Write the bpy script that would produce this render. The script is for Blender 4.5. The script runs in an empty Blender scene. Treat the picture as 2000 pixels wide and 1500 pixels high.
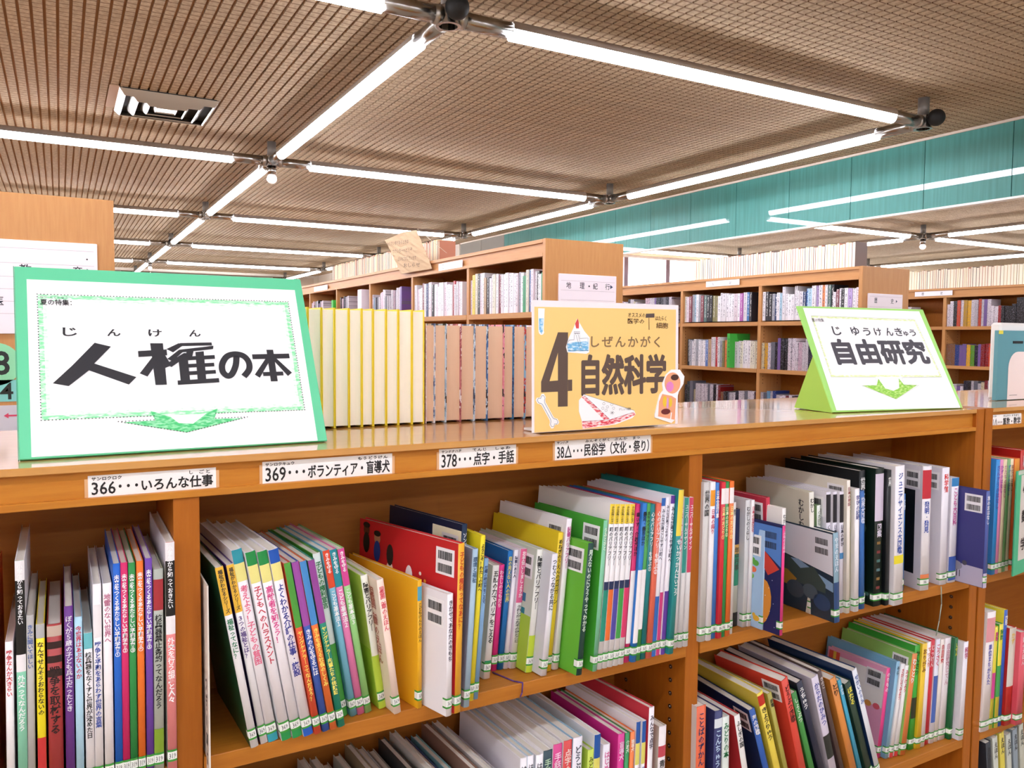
import bpy, bmesh, math, random
from mathutils import Vector, Matrix, Euler
R = math.radians
H = 1.2                      # height of the low bookcase top above the floor
S = bpy.context.scene
COL = S.collection
random.seed(7)

# ---------------------------------------------------------------- camera
cam_d = bpy.data.cameras.new('camera'); cam = bpy.data.objects.new('camera', cam_d); COL.objects.link(cam)
S.camera = cam
YAW, PITCH, ROLL = R(29.3462), R(-3.3017), R(0.4623)
f_ = Vector((math.sin(YAW)*math.cos(PITCH), math.cos(YAW)*math.cos(PITCH), math.sin(PITCH)))
r0 = Vector((math.cos(YAW), -math.sin(YAW), 0)); u0 = r0.cross(f_)
r_ = r0*math.cos(ROLL) + u0*math.sin(ROLL); u_ = -r0*math.sin(ROLL) + u0*math.cos(ROLL)
cam.matrix_world = Matrix(((r_.x, u_.x, -f_.x, -0.1427), (r_.y, u_.y, -f_.y, -1.138), (r_.z, u_.z, -f_.z, 0.1637+H), (0, 0, 0, 1)))
cam_d.sensor_width = 36; cam_d.lens = 1568.16/2000*36; cam_d.clip_start = .02; cam_d.clip_end = 100
# ---------------------------------------------------------------- world (daylight outside the windows), exposure
w = bpy.data.worlds.new('world'); S.world = w; w.use_nodes = True
w.node_tree.nodes['Background'].inputs[0].default_value = (.93, .97, 1, 1)
w.node_tree.nodes['Background'].inputs[1].default_value = 5.0
S.view_settings.view_transform = 'Standard'; S.view_settings.look = 'None'
S.view_settings.gamma = 1; S.view_settings.use_curve_mapping = False
S.view_settings.exposure = 1.12
LAMP = 18.0                  # radiance of every fluorescent tube

# ---------------------------------------------------------------- materials
def lin(h):
    v = [int(h[i:i+2], 16)/255 for i in (0, 2, 4)]
    return tuple((c/12.92 if c <= .04045 else ((c+.055)/1.055)**2.4) for c in v) + (1,)
MATS = {}
def mat(h, rough=.45, metal=0, emit=0, coat=0, name=None):
    key = (h, rough, metal, emit, coat)
    if key in MATS: return MATS[key]
    m = bpy.data.materials.new(name or 'colour_'+h); m.use_nodes = True
    b = m.node_tree.nodes['Principled BSDF']; c = lin(h)
    b.inputs['Base Color'].default_value = c; b.inputs['Roughness'].default_value = rough
    b.inputs['Metallic'].default_value = metal
    b.inputs['Coat Weight'].default_value = coat; b.inputs['Coat Roughness'].default_value = .08
    if emit:
        b.inputs['Emission Color'].default_value = c; b.inputs['Emission Strength'].default_value = emit
    MATS[key] = m; return m
def nodes(name):
    m = bpy.data.materials.new(name); m.use_nodes = True
    nt = m.node_tree; return m, nt, nt.nodes['Principled BSDF'], nt.nodes.new, nt.links.new
def wood(name, c1, c2, rough, coat=0, stretch=(1, 1, 14)):
    m, nt, b, N, L = nodes(name)
    tc = N('ShaderNodeTexCoord'); mp = N('ShaderNodeMapping'); mp.inputs['Scale'].default_value = tuple(40/s for s in stretch)
    no = N('ShaderNodeTexNoise'); no.inputs['Scale'].default_value = 2.2; no.inputs['Detail'].default_value = 5; no.inputs['Roughness'].default_value = .65
    rp = N('ShaderNodeValToRGB'); rp.color_ramp.elements[0].position = .3; rp.color_ramp.elements[1].position = .7
    rp.color_ramp.elements[0].color = lin(c1); rp.color_ramp.elements[1].color = lin(c2)
    L(tc.outputs['Object'], mp.inputs[0]); L(mp.outputs[0], no.inputs['Vector']); L(no.outputs[0], rp.inputs[0]); L(rp.outputs[0], b.inputs['Base Color'])
    b.inputs['Roughness'].default_value = rough; b.inputs['Specular IOR Level'].default_value = .3; b.inputs['Coat Weight'].default_value = coat; b.inputs['Coat Roughness'].default_value = .06
    return m
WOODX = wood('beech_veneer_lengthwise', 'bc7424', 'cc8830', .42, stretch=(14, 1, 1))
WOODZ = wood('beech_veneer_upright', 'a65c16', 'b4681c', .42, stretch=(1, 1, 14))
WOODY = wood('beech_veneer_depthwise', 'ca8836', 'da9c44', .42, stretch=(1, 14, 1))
TALLZ = wood('light_beech_upright', 'c08652', 'ca945e', .42, stretch=(1, 1, 14))
TALLY = wood('light_beech_depthwise', 'c08652', 'ca945e', .42, stretch=(1, 14, 1))
WOODTOP = wood('polished_beech_top', 'c88c46', 'd49c54', .28, coat=1.0, stretch=(14, 1, 1))
SHELFW = wood('shelf_board_veneer', 'b06a20', 'c07a2a', .42, stretch=(14, 1, 1))
WOODIN = wood('inner_beech_panel', '98581a', 'a46420', .55, stretch=(14, 1, 1))
CHROME = mat('a8a4a0', .25, 1)
STEEL = mat('b8b4ae', .35, 1)
GREYM = mat('8c8884', .4, .3)
BLACK = mat('101010', .5)
PAPER = mat('f6f4f2', .6)
WHITE = mat('fbfbfb', .5)
PAGES = None
def pages_mat(name, c):
    m, nt, b, N, L = nodes(name)
    tc = N('ShaderNodeTexCoord'); wv = N('ShaderNodeTexWave'); wv.bands_direction = 'X'; wv.inputs['Scale'].default_value = 900; wv.inputs['Distortion'].default_value = 1
    mx = N('ShaderNodeMixRGB'); a = lin(c); mx.inputs[1].default_value = tuple(v*.86 for v in a[:3])+(1,); mx.inputs[2].default_value = a
    L(tc.outputs['Object'], wv.inputs[0]); L(wv.outputs['Fac'], mx.inputs[0]); L(mx.outputs[0], b.inputs['Base Color']); b.inputs['Roughness'].default_value = .8
    return m
PAGES = pages_mat('page_edges', 'ece6da'); PAGES_CREAM = pages_mat('cream_page_edges', 'fdf4e0'); PAGES_TAN = pages_mat('tan_page_edges', 'e4bc9c')

# ceiling slat: textured acoustic board with fine cross joints
def slat_mat():
    m, nt, b, N, L = nodes('acoustic_board')
    tc = N('ShaderNodeTexCoord'); sx = N('ShaderNodeSeparateXYZ'); L(tc.outputs['Object'], sx.inputs[0])
    dv = N('ShaderNodeMath'); dv.operation = 'MULTIPLY'; dv.inputs[1].default_value = 1/.0486; L(sx.outputs['Y'], dv.inputs[0])
    fr = N('ShaderNodeMath'); fr.operation = 'FRACT'; L(dv.outputs[0], fr.inputs[0])
    lt = N('ShaderNodeMath'); lt.operation = 'LESS_THAN'; lt.inputs[1].default_value = .13; L(fr.outputs[0], lt.inputs[0])
    no = N('ShaderNodeTexNoise'); no.inputs['Scale'].default_value = 55; no.inputs['Detail'].default_value = 4
    L(tc.outputs['Object'], no.inputs['Vector'])
    n2 = N('ShaderNodeTexNoise'); n2.inputs['Scale'].default_value = 6; L(tc.outputs['Object'], n2.inputs['Vector'])
    rp = N('ShaderNodeValToRGB'); rp.color_ramp.elements[0].position = .33; rp.color_ramp.elements[1].position = .62
    rp.color_ramp.elements[0].color = lin('aa9276'); rp.color_ramp.elements[1].color = lin('c8b090'); L(no.outputs[0], rp.inputs[0])
    m0 = N('ShaderNodeMixRGB'); m0.blend_type = 'MULTIPLY'; m0.inputs[0].default_value = .25; L(rp.outputs[0], m0.inputs[1]); L(n2.outputs[0], m0.inputs[2])
    mx = N('ShaderNodeMixRGB'); mx.inputs[2].default_value = lin('705238'); L(m0.outputs[0], mx.inputs[1]); L(lt.outputs[0], mx.inputs[0])
    L(mx.outputs[0], b.inputs['Base Color']); b.inputs['Roughness'].default_value = .95
    bp = N('ShaderNodeBump'); bp.inputs['Strength'].default_value = .5; bp.inputs['Distance'].default_value = .003; bp.invert = True
    L(lt.outputs[0], bp.inputs['Height']); L(bp.outputs[0], b.inputs['Normal'])
    return m
SLAT = slat_mat()
def teal_mat():
    m, nt, b, N, L = nodes('glossy_teal_panel')
    tc = N('ShaderNodeTexCoord'); mp = N('ShaderNodeMapping'); mp.inputs['Scale'].default_value = (1, 22, 1.2)
    no = N('ShaderNodeTexNoise'); no.inputs['Scale'].default_value = 2; no.inputs['Detail'].default_value = 4
    L(tc.outputs['Object'], mp.inputs[0]); L(mp.outputs[0], no.inputs['Vector'])
    rp = N('ShaderNodeValToRGB'); rp.color_ramp.elements[0].position = .3; rp.color_ramp.elements[1].position = .7
    rp.color_ramp.elements[0].color = lin('2c7c74'); rp.color_ramp.elements[1].color = lin('3e9088'); L(no.outputs[0], rp.inputs[0]); L(rp.outputs[0], b.inputs['Base Color'])
    b.inputs['Roughness'].default_value = .5; b.inputs['Coat Weight'].default_value = 1; b.inputs['Coat Roughness'].default_value = .015
    return m
TEAL = teal_mat()
def small_book_mat(joined=False):
    m, nt, b, N, L = nodes('printed_cover')
    oi = N('ShaderNodeObjectInfo'); tc = N('ShaderNodeTexCoord')
    if joined:
        at = N('ShaderNodeVertexColor'); at.layer_name = 'cover_colour'; mp = N('ShaderNodeMapping'); mp.inputs['Scale'].default_value = (1, 260, 130)
        no = N('ShaderNodeTexNoise'); no.inputs['Scale'].default_value = 1; no.inputs['Detail'].default_value = 1
        L(tc.outputs['Object'], mp.inputs[0]); L(mp.outputs[0], no.inputs['Vector'])
        gt = N('ShaderNodeMath'); gt.operation = 'GREATER_THAN'; gt.inputs[1].default_value = .6; L(no.outputs[0], gt.inputs[0])
        mx = N('ShaderNodeMixRGB'); mx.inputs[2].default_value = (.16, .14, .18, 1); L(gt.outputs[0], mx.inputs[0]); L(at.outputs[0], mx.inputs[1])
        L(mx.outputs[0], b.inputs['Base Color']); b.inputs['Roughness'].default_value = .4; return m
    ad = N('ShaderNodeVectorMath'); ad.operation = 'ADD'; L(tc.outputs['Object'], ad.inputs[0]); L(oi.outputs['Location'], ad.inputs[1])
    mp = N('ShaderNodeMapping'); mp.inputs['Scale'].default_value = (1, 260, 130); L(ad.outputs[0], mp.inputs[0])
    no = N('ShaderNodeTexNoise'); no.inputs['Scale'].default_value = 1; no.inputs['Detail'].default_value = 1; L(mp.outputs[0], no.inputs['Vector'])
    gt = N('ShaderNodeMath'); gt.operation = 'GREATER_THAN'; gt.inputs[1].default_value = .56; L(no.outputs[0], gt.inputs[0])
    sx = N('ShaderNodeSeparateXYZ'); L(tc.outputs['Object'], sx.inputs[0])
    # lettering only in the middle of the spine
    ab = N('ShaderNodeMath'); ab.operation = 'ABSOLUTE'; L(sx.outputs['Y'], ab.inputs[0])
    l1 = N('ShaderNodeMath'); l1.operation = 'LESS_THAN'; l1.inputs[1].default_value = .0055; L(ab.outputs[0], l1.inputs[0])
    g2 = N('ShaderNodeMath'); g2.operation = 'GREATER_THAN'; g2.inputs[1].default_value = .035; L(sx.outputs['Z'], g2.inputs[0])
    m1 = N('ShaderNodeMath'); m1.operation = 'MULTIPLY'; L(gt.outputs[0], m1.inputs[0]); L(l1.outputs[0], m1.inputs[1])
    m2 = N('ShaderNodeMath'); m2.operation = 'MULTIPLY'; L(m1.outputs[0], m2.inputs[0]); L(g2.outputs[0], m2.inputs[1])
    bw = N('ShaderNodeRGBToBW'); L(oi.outputs['Color'], bw.inputs[0])
    dk = N('ShaderNodeMath'); dk.operation = 'GREATER_THAN'; dk.inputs[1].default_value = .2; L(bw.outputs[0], dk.inputs[0])
    tcx = N('ShaderNodeMixRGB'); tcx.inputs[1].default_value = (.8, .8, .75, 1); tcx.inputs[2].default_value = (.08, .07, .1, 1); L(dk.outputs[0], tcx.inputs[0])
    mx = N('ShaderNodeMixRGB'); L(m2.outputs[0], mx.inputs[0]); L(oi.outputs['Color'], mx.inputs[1]); L(tcx.outputs[0], mx.inputs[2])
    L(mx.outputs[0], b.inputs['Base Color']); b.inputs['Roughness'].default_value = .4
    return m
SMALLBOOK = small_book_mat()
def crayon_mat(name, c1, c2, thr=.5):
    m, nt, b, N, L = nodes(name)
    tc = N('ShaderNodeTexCoord'); mp = N('ShaderNodeMapping'); mp.inputs['Rotation'].default_value = (0, 0, .6); mp.inputs['Scale'].default_value = (1, 3, 1)
    no = N('ShaderNodeTexNoise'); no.inputs['Scale'].default_value = 110; no.inputs['Detail'].default_value = 6
    L(tc.outputs['Object'], mp.inputs[0]); L(mp.outputs[0], no.inputs['Vector'])
    rp = N('ShaderNodeValToRGB'); rp.color_ramp.elements[0].position = thr-.07; rp.color_ramp.elements[1].position = thr+.12
    rp.color_ramp.elements[0].color = lin(c1); rp.color_ramp.elements[1].color = lin(c2); L(no.outputs[0], rp.inputs[0]); L(rp.outputs[0], b.inputs['Base Color'])
    b.inputs['Roughness'].default_value = .7
    return m

# ---------------------------------------------------------------- mesh helpers
def obj(name, bm, m=None, parent=None, mats=None):
    me = bpy.data.meshes.new(name)
    if isinstance(bm, bmesh.types.BMesh):
        bm.normal_update(); bm.to_mesh(me); bm.free()
    else:
        me = bm
    for q in (mats or ([m] if m else [])): me.materials.append(q)
    o = bpy.data.objects.new(name, me); COL.objects.link(o)
    if parent: o.parent = parent
    return o
def tag(o, label=None, cat=None, group=None, kind=None):
    if label: o['label'] = label
    if cat: o['category'] = cat
    if group: o['group'] = group
    if kind: o['kind'] = kind
    return o
def thing(name, label, cat, loc=(0, 0, 0), group=None):
    o = bpy.data.objects.new(name, None); COL.objects.link(o); o.location = loc; o.empty_display_size = .05
    return tag(o, label, cat, group)
def struct(name, bm, m, parent=None):
    o = obj(name, bm, m, parent)
    if not parent: o['kind'] = 'structure'
    return o
def box(bm, x0, x1, y0, y1, z0, z1, bev=0, mi=0):
    vs = [bm.verts.new((x, y, z)) for x in (x0, x1) for y in (y0, y1) for z in (z0, z1)]
    F = [(0, 1, 3, 2), (4, 6, 7, 5), (0, 4, 5, 1), (2, 3, 7, 6), (0, 2, 6, 4), (1, 5, 7, 3)]
    fs = [bm.faces.new([vs[i] for i in f]) for f in F]
    for f in fs: f.material_index = mi
    if bev:
        es = list({e for f in fs for e in f.edges})
        r = bmesh.ops.bevel(bm, geom=es, offset=bev, segments=1, affect='EDGES', profile=.5)
    return fs
def B(*a, bev=0, mi=0):
    bm = bmesh.new(); box(bm, *a, bev=bev, mi=mi); return bm
def cyl(bm, p, q, r, n=12, r2=None, caps=True, mi=0):
    p = Vector(p); q = Vector(q); d = (q-p).normalized(); a = d.orthogonal().normalized(); b = d.cross(a)
    r2 = r if r2 is None else r2
    A = [bm.verts.new(p+(a*math.cos(t)+b*math.sin(t))*r) for t in [2*math.pi*i/n for i in range(n)]]
    Bv = [bm.verts.new(q+(a*math.cos(t)+b*math.sin(t))*r2) for t in [2*math.pi*i/n for i in range(n)]]
    for i in range(n):
        f = bm.faces.new((A[i], A[(i+1) % n], Bv[(i+1) % n], Bv[i])); f.smooth = True; f.material_index = mi
    if caps:
        for c in (A[::-1], Bv):
            f = bm.faces.new(c); f.material_index = mi
def sphere(bm, c, r, u=16, v=10, sc=(1, 1, 1)):
    res = bmesh.ops.create_uvsphere(bm, u_segments=u, v_segments=v, radius=r)
    for ve in res['verts']: ve.co = Vector((ve.co.x*sc[0], ve.co.y*sc[1], ve.co.z*sc[2]))+Vector(c)
    for ve in res['verts']:
        for f in ve.link_faces: f.smooth = True
def ngon(bm, pts, z=0, mi=0):
    f = bm.faces.new([bm.verts.new((p[0], p[1], z)) for p in pts]); f.material_index = mi; return f
def plate(bm, pts, z0, z1):
    """extruded polygon in the xy plane between z0 and z1, triangulated caps"""
    n = len(pts)
    ar = sum(pts[i][0]*pts[(i+1) % n][1]-pts[(i+1) % n][0]*pts[i][1] for i in range(n))
    if ar < 0: pts = pts[::-1]
    a = [bm.verts.new((p[0], p[1], z0)) for p in pts]; b = [bm.verts.new((p[0], p[1], z1)) for p in pts]
    t = bm.faces.new(b); u = bm.faces.new(a[::-1]); bm.normal_update()
    for i in range(n): bm.faces.new((a[i], a[(i+1) % n], b[(i+1) % n], b[i]))
    bmesh.ops.triangulate(bm, faces=[t, u])
TXT = {}
def text_data(body, vertical=False, offset=0, res=1, space=1.0):
    key = (body, vertical, offset, res, space)
    if key in TXT: return TXT[key]
    cu = bpy.data.curves.new('t', 'FONT')
    if vertical:
        body = '\n'.join(body.replace('ー', '｜').replace('・', '･'))
    cu.body = body; cu.resolution_u = res; cu.offset = offset; cu.space_line = .95*space; cu.align_x = 'CENTER' if vertical else 'LEFT'
    cu.space_character = space if not vertical else 1
    cu.fill_mode = 'FRONT'
    o = bpy.data.objects.new('t', cu); COL.objects.link(o)
    dg = bpy.context.evaluated_depsgraph_get(); dg.update()
    me = bpy.data.meshes.new_from_object(o.evaluated_get(dg))
    V = [v.co.copy() for v in me.vertices]; P = [tuple(p.vertices) for p in me.polygons]
    bpy.data.objects.remove(o); bpy.data.curves.remove(cu); bpy.data.meshes.remove(me)
    if V:
        x0 = min(v.x for v in V); x1 = max(v.x for v in V); y0 = min(v.y for v in V); y1 = max(v.y for v in V)
        V = [((v.x-x0)/max(x1-x0, 1e-6), (v.y-y0)/max(y1-y0, 1e-6)) for v in V]
    TXT[key] = (V, P); return TXT[key]
def text_mesh(body, x0, y0, x1, y1, z=0, bold=0, **k):
    V, P = text_data(body, **k)
    if bold:
        a_, b_ = x1-x0-2*bold, y1-y0-2*bold; VV, PP = [], []
        for q, (dx, dy) in enumerate(((0, 0), (1, 0), (-1, 0), (0, 1), (0, -1), (.7, .7), (-.7, .7), (.7, -.7), (-.7, -.7))):
            n0 = len(VV); VV += [(x0+bold+a_*u+dx*bold, y0+bold+b_*v+dy*bold, z+q*1e-5) for u, v in V]; PP += [tuple(n0+i for i in f) for f in P]
        me = bpy.data.meshes.new('lettering'); me.from_pydata(VV, [], PP); return me
    me = bpy.data.meshes.new('lettering')
    me.from_pydata([(x0+(x1-x0)*a, y0+(y1-y0)*b, z) for a, b in V], [], P); return me
def text_obj(name, body, rect, z, m, parent, **k):
    return obj(name, text_mesh(body, *rect, z=z, **k), m, parent)

# ---------------------------------------------------------------- room shell
X0, X1, Y0, Y1, ZC = -5.0, 15.0, -5.6, 17.0, H+1.52
floor_m = mat('b4a490', .8, name='floor_tiles')
bm = bmesh.new(); box(bm, X0-.1, X1+.1, Y0-.1, 9.6, -.1, 0); box(bm, X0-.1, 5.05, 9.6, Y1+.1, -.1, 0); struct('floor', bm, floor_m)
WALLM = mat('dcd2c4', .8)
struct('wall_left', B(X0-.1, X0, Y0, Y1, 0, ZC+.1), WALLM)
struct('wall_front', B(X0-.1, X1+.1, Y0-.1, Y0, 0, ZC+.1), WALLM)
struct('wall_right', B(X1, X1+.1, Y0, 9.6, 0, ZC+.1), WALLM)
wb = struct('wall_back', B(X0-.1, 5.02, Y1, Y1+.1, 0, ZC+.1), WALLM)
for i in range(14):
    obj('panel', B(-4.9+i*.7, -4.9+i*.7+.68, Y1-.02, Y1-.002, .05, ZC-.05), mat('ccbba9' if i % 3 else 'b5a596', .8), wb)
bm = bmesh.new(); box(bm, X0-.1, X1+.1, Y0-.1, 9.6, ZC+.012, ZC+.1); box(bm, X0-.1, 5.05, 9.6, Y1+.1, ZC+.012, ZC+.1)
ceil = struct('ceiling', bm, mat('a47a54', .95))
sl = B(-.0182, .0182, Y0, Y1, 0, .013); sme = bpy.data.meshes.new('slat'); sl.to_mesh(sme); sl.free(); sme.materials.append(SLAT)
k = 0; x = X0+.03
while x < 4.93:
    o = bpy.data.objects.new('slat', sme); COL.objects.link(o); o.parent = ceil; o.location = (.0222+.0486*round((x-.0222)/.0486)+.0243, 0, ZC); x += .0486
bm = bmesh.new(); x = 5.0
while x < X1-.03:
    box(bm, x-.0182, x+.0182, Y0, 8.9, ZC, ZC+.013); x += .0486
o = obj('slat_field', bm, SLAT, ceil); o['kind'] = 'stuff'
# teal smoke curtain hanging from the ceiling, with a white rail along its foot
beam = thing('smoke_curtain', 'long glossy teal panel hanging from ceiling across the room', 'panel', (4.94, 0, ZC))
beam['kind'] = 'structure'; del beam['label']; del beam['category']; beam.name = 'trim_1'
yj = -2.9
js = []
while yj < 8.14: js.append(yj); yj += .575
js.append(8.14)
for a, b in zip(js, js[1:]):
    obj('panel', B(0, .03, a+.0022, b-.0022, -.475, -.004), TEAL, beam)
for a in (8.144, 8.8):
    obj('panel', B(0, .03, a, a+.65, -.475, -.004), mat('8c857a', .6), beam)
obj('backing', B(.008, .05, -2.9, 9.45, -.47, 0), mat('2c6c68', .5), beam)
obj('foot_rail', B(-.006, .055, -2.9, 9.45, -.487, -.472, bev=.002), mat('fbfaf8', .3), beam)
obj('top_rail', B(-.012, 0, -2.9, 9.45, -.016, 0), mat('d8c8b8', .5), beam)
# window wall at the back of the right-hand room
wy = 9.5; W0 = 7.93-.88*3
m_w = mat('e8e4e0', .6)
wl = struct('wall_window', B(5.02, X1, wy, wy+.1, 0, H+.72), m_w)
struct('wall_window_top', B(5.02, X1, wy, wy+.1, H+1.495, ZC+.1), m_w)
struct('wall_window_left', B(5.02, W0, wy, wy+.1, H+.72, H+1.495), m_w)
for i in range(11):
    xa = W0+i*.88
    if xa > X1-.2: break
    o = struct('window_%d' % (i+1), B(xa, xa+.07, wy, wy+.1, H+.72, H+1.495), mat('8a7684', .5))
    obj('mullion', B(xa+.075, xa+.1, wy+.02, wy+.06, H+.72, H+1.495), mat('b8aab4', .4), o)
    obj('sill', B(xa+.07, xa+.88, wy-.03, wy+.1, H+.70, H+.723), WHITE, o)
struct('wall_side', B(4.99, 5.05, wy+.1, Y1, 0, ZC+.1), WALLM)

# ---------------------------------------------------------------- fluorescent light grid
ZL = H+1.384
TUBE = mat('eff3ff', .5, 0, LAMP, name='lit_tube')
HOUS = mat('cfc9c4', .3, .8)
def fixture(ax, ay, bx, by, label):
    d = Vector((bx-ax, by-ay, 0)); L = d.length; d.normalize(); n = Vector((-d.y, d.x, 0))
    t = thing('fluorescent_lamp', label, 'lamp', ((ax+bx)/2, (ay+by)/2, ZL), 'fluorescent lamps of the ceiling grid')
    t.rotation_euler = (0, 0, math.atan2(d.y, d.x))
    hl = L/2-.045; tl = 1.19
    bm = bmesh.new(); cyl(bm, (-tl, 0, -.008), (tl, 0, -.008), .030, 14)  # radius widened so the tube's glow is built into its shape
    obj('tube', bm, TUBE, t)
    bm = bmesh.new()                                      # reflector channel above the tube
    prof = [(-.038, .0), (-.035, .020), (-.020, .035), (0, .039), (.020, .035), (.035, .020), (.038, .0)]
    inn = [(y*.88, z*.88) for y, z in prof]
    A = [bm.verts.new((-tl, y, z)) for y, z in prof]; Bq = [bm.verts.new((tl, y, z)) for y, z in prof]
    for i in range(6): bm.faces.new((A[i], Bq[i], Bq[i+1], A[i+1])).smooth = True
    A2 = [bm.verts.new((-tl, y, z)) for y, z in inn]; B2 = [bm.verts.new((tl, y, z)) for y, z in inn]
    for i in range(6): bm.faces.new((A2[i+1], B2[i+1], B2[i], A2[i])).smooth = True
    for P, Q in ((A, A2), (Bq, B2)):
        for i in range(6): bm.faces.new((P[i], P[i+1], Q[i+1], Q[i]))
    obj('reflector', bm, HOUS, t)
    for s in (-1, 1):
        bm = bmesh.new(); cyl(bm, (s*tl, 0, .002), (s*hl, 0, .002), .033, 14); obj('end_pipe', bm, CHROME, t)
        bm = bmesh.new(); cyl(bm, (s*(hl-.02), 0, .002), (s*(hl+.012), 0, .002), .037, 14); obj('collar', bm, STEEL, t)
    return t
def junction(x, y, kind, label):
    t = thing('light_junction', label, 'ceiling fitting', (x, y, ZL), 'junctions of the ceiling light grid')
    bm = bmesh.new(); cyl(bm, (0, 0, .03), (0, 0, ZC-ZL), .030, 14); obj('stem', bm, GREYM, t)
    bm = bmesh.new(); cyl(bm, (0, 0, -.03), (0, 0, .035), .043, 18, caps=False); cyl(bm, (0, 0, .034), (0, 0, .036), .043, 18)
    cyl(bm, (0, 0, -.034), (0, 0, -.03), .049, 18, caps=False); cyl(bm, (0, 0, -.034), (0, 0, -.0345), .049, 18, r2=.036, caps=False)
    cyl(bm, (0, 0, -.0345), (0, 0, .03), .036, 18, caps=False)
    obj('hub', bm, CHROME, t)
    if kind == 'ball':
        bm = bmesh.new(); sphere(bm, (0, -.078, .012), .046, 20, 12); obj('ball_speaker', bm, mat('16181a', .6), t)
    if kind == 'bulb':
        bm = bmesh.new(); cyl(bm, (0, 0, -.09), (0, 0, -.034), .03, 14); obj('socket', bm, CHROME, t)
        bm = bmesh.new(); sphere(bm, (0, 0, -.118), .036, 16, 10); obj('bulb', bm, mat('f6ece8', .3, 0, .25), t)
GX = [-4.66, -1.74, 1.178, 4.10]; GY = [-4.1, -1.19, 1.73, 4.68, 7.62, 10.56, 13.48, 16.4]  # lamps furthest behind the camera are unseen, added to brighten the shelf fronts
ordn = ['first', 'second', 'third', 'fourth', 'fifth', 'sixth', 'seventh', 'eighth', 'ninth', 'tenth']
def far(y): return {-4.1: 'in added unseen row', -1.19: 'just behind the camera', 1.73: 'in nearest row', 4.68: 'in second row', 7.62: 'in third row', 10.56: 'in fourth row', 13.48: 'in fifth row', 16.4: 'in furthest row'}[y]
cols = ['far left column', 'left column', 'middle column', 'column beside the teal panel']
for i, x in enumerate(GX):
    for j, y in enumerate(GY):
        kd = {(2, 2): 'ball', (2, 3): 'bulb', (3, 2): 'ball', (2, 5): 'ball', (2, 6): 'bulb'}.get((i, j), 'plain')
        if i == 0 or (y > 16 and i > 2): kd = 'plain'
        junction(x, y, kd, '%s grid junction on ceiling, %s, %s' % ({'ball': 'chrome and black ball', 'bulb': 'chrome globe bulb', 'plain': 'plain chrome'}[kd], cols[i], far(y)))
        if i < 3: fixture(x, y, GX[i+1], y, 'lit crosswise tube on ceiling %s, between %s and the next' % (far(y), cols[i]))
        if j < 7 and not (i >= 2 and j == 1): fixture(x, y, x, GY[j+1], 'lit lengthwise tube on ceiling starting %s, %s' % (far(y), cols[i]))
GX2 = [5.77, 8.69, 11.6]; GY2 = [-1.19, 1.75, 4.78, 7.70]
cn = ['nearest column', 'second column', 'third column']
for i, x in enumerate(GX2):
    for j, y in enumerate(GY2):
        kd = {(1, 2): 'bulb', (2, 2): 'ball'}.get((i, j), 'plain')
        junction(x, y, kd, 'grid junction beyond the teal panel, %s, %s row' % (cn[i], ordn[j]))
        if i < 2: fixture(x, y, GX2[i+1], y, 'lit crosswise tube beyond teal panel, %s row from %s' % (ordn[j], cn[i]))
        if j < 3: fixture(x, y, x, GY2[j+1], 'lit lengthwise tube beyond teal panel, %s, %s stretch' % (cn[i], ordn[j]))

# ceiling air diffuser
v = thing('ceiling_vent', 'square metal air diffuser in the ceiling with nested frames', 'vent', (.43, 4.08, ZC))
def frame_ring(name, a, b, za, zb, m, par, ax=1, ay=1):
    bm = bmesh.new()
    for (s1, z1, s2, z2) in ((a, za, b, zb), (b, zb, b-.006, zb+.004), (b-.006, zb+.004, a-.006, za+.004)):
        P = [bm.verts.new((sx*s1*ax, sy*s1*ay, z1)) for sx, sy in ((-1, -1), (1, -1), (1, 1), (-1, 1))]
        Q = [bm.verts.new((sx*s2*ax, sy*s2*ay, z2)) for sx, sy in ((-1, -1), (1, -1), (1, 1), (-1, 1))]
        for i in range(4): bm.faces.new((P[i], P[(i+1) % 4], Q[(i+1) % 4], Q[i]))
    return obj(name, bm, m, par)
VM = mat('cfc8c0', .25, .9)
bm = bmesh.new(); box(bm, -.245, .245, -.26, .26, -.004, .001)
obj('dark_opening', bm, mat('1c1814', .8), v)
frame_ring('outer_frame', .262, .235, -.006, -.04, VM, v)
frame_ring('inner_frame', .2, .165, -.012, -.048, VM, v)
frame_ring('inner_frame', .13, .1, -.014, -.046, VM, v)
frame_ring('inner_frame', .075, .055, -.016, -.04, VM, v)
obj('centre_plate', B(-.05, .05, -.05, .05, -.036, -.03), VM, v)
obj('base_plate', B(-.31, -.262, -.27, .20, -.005, -.001), mat('b8987c', .8), v)

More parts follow.
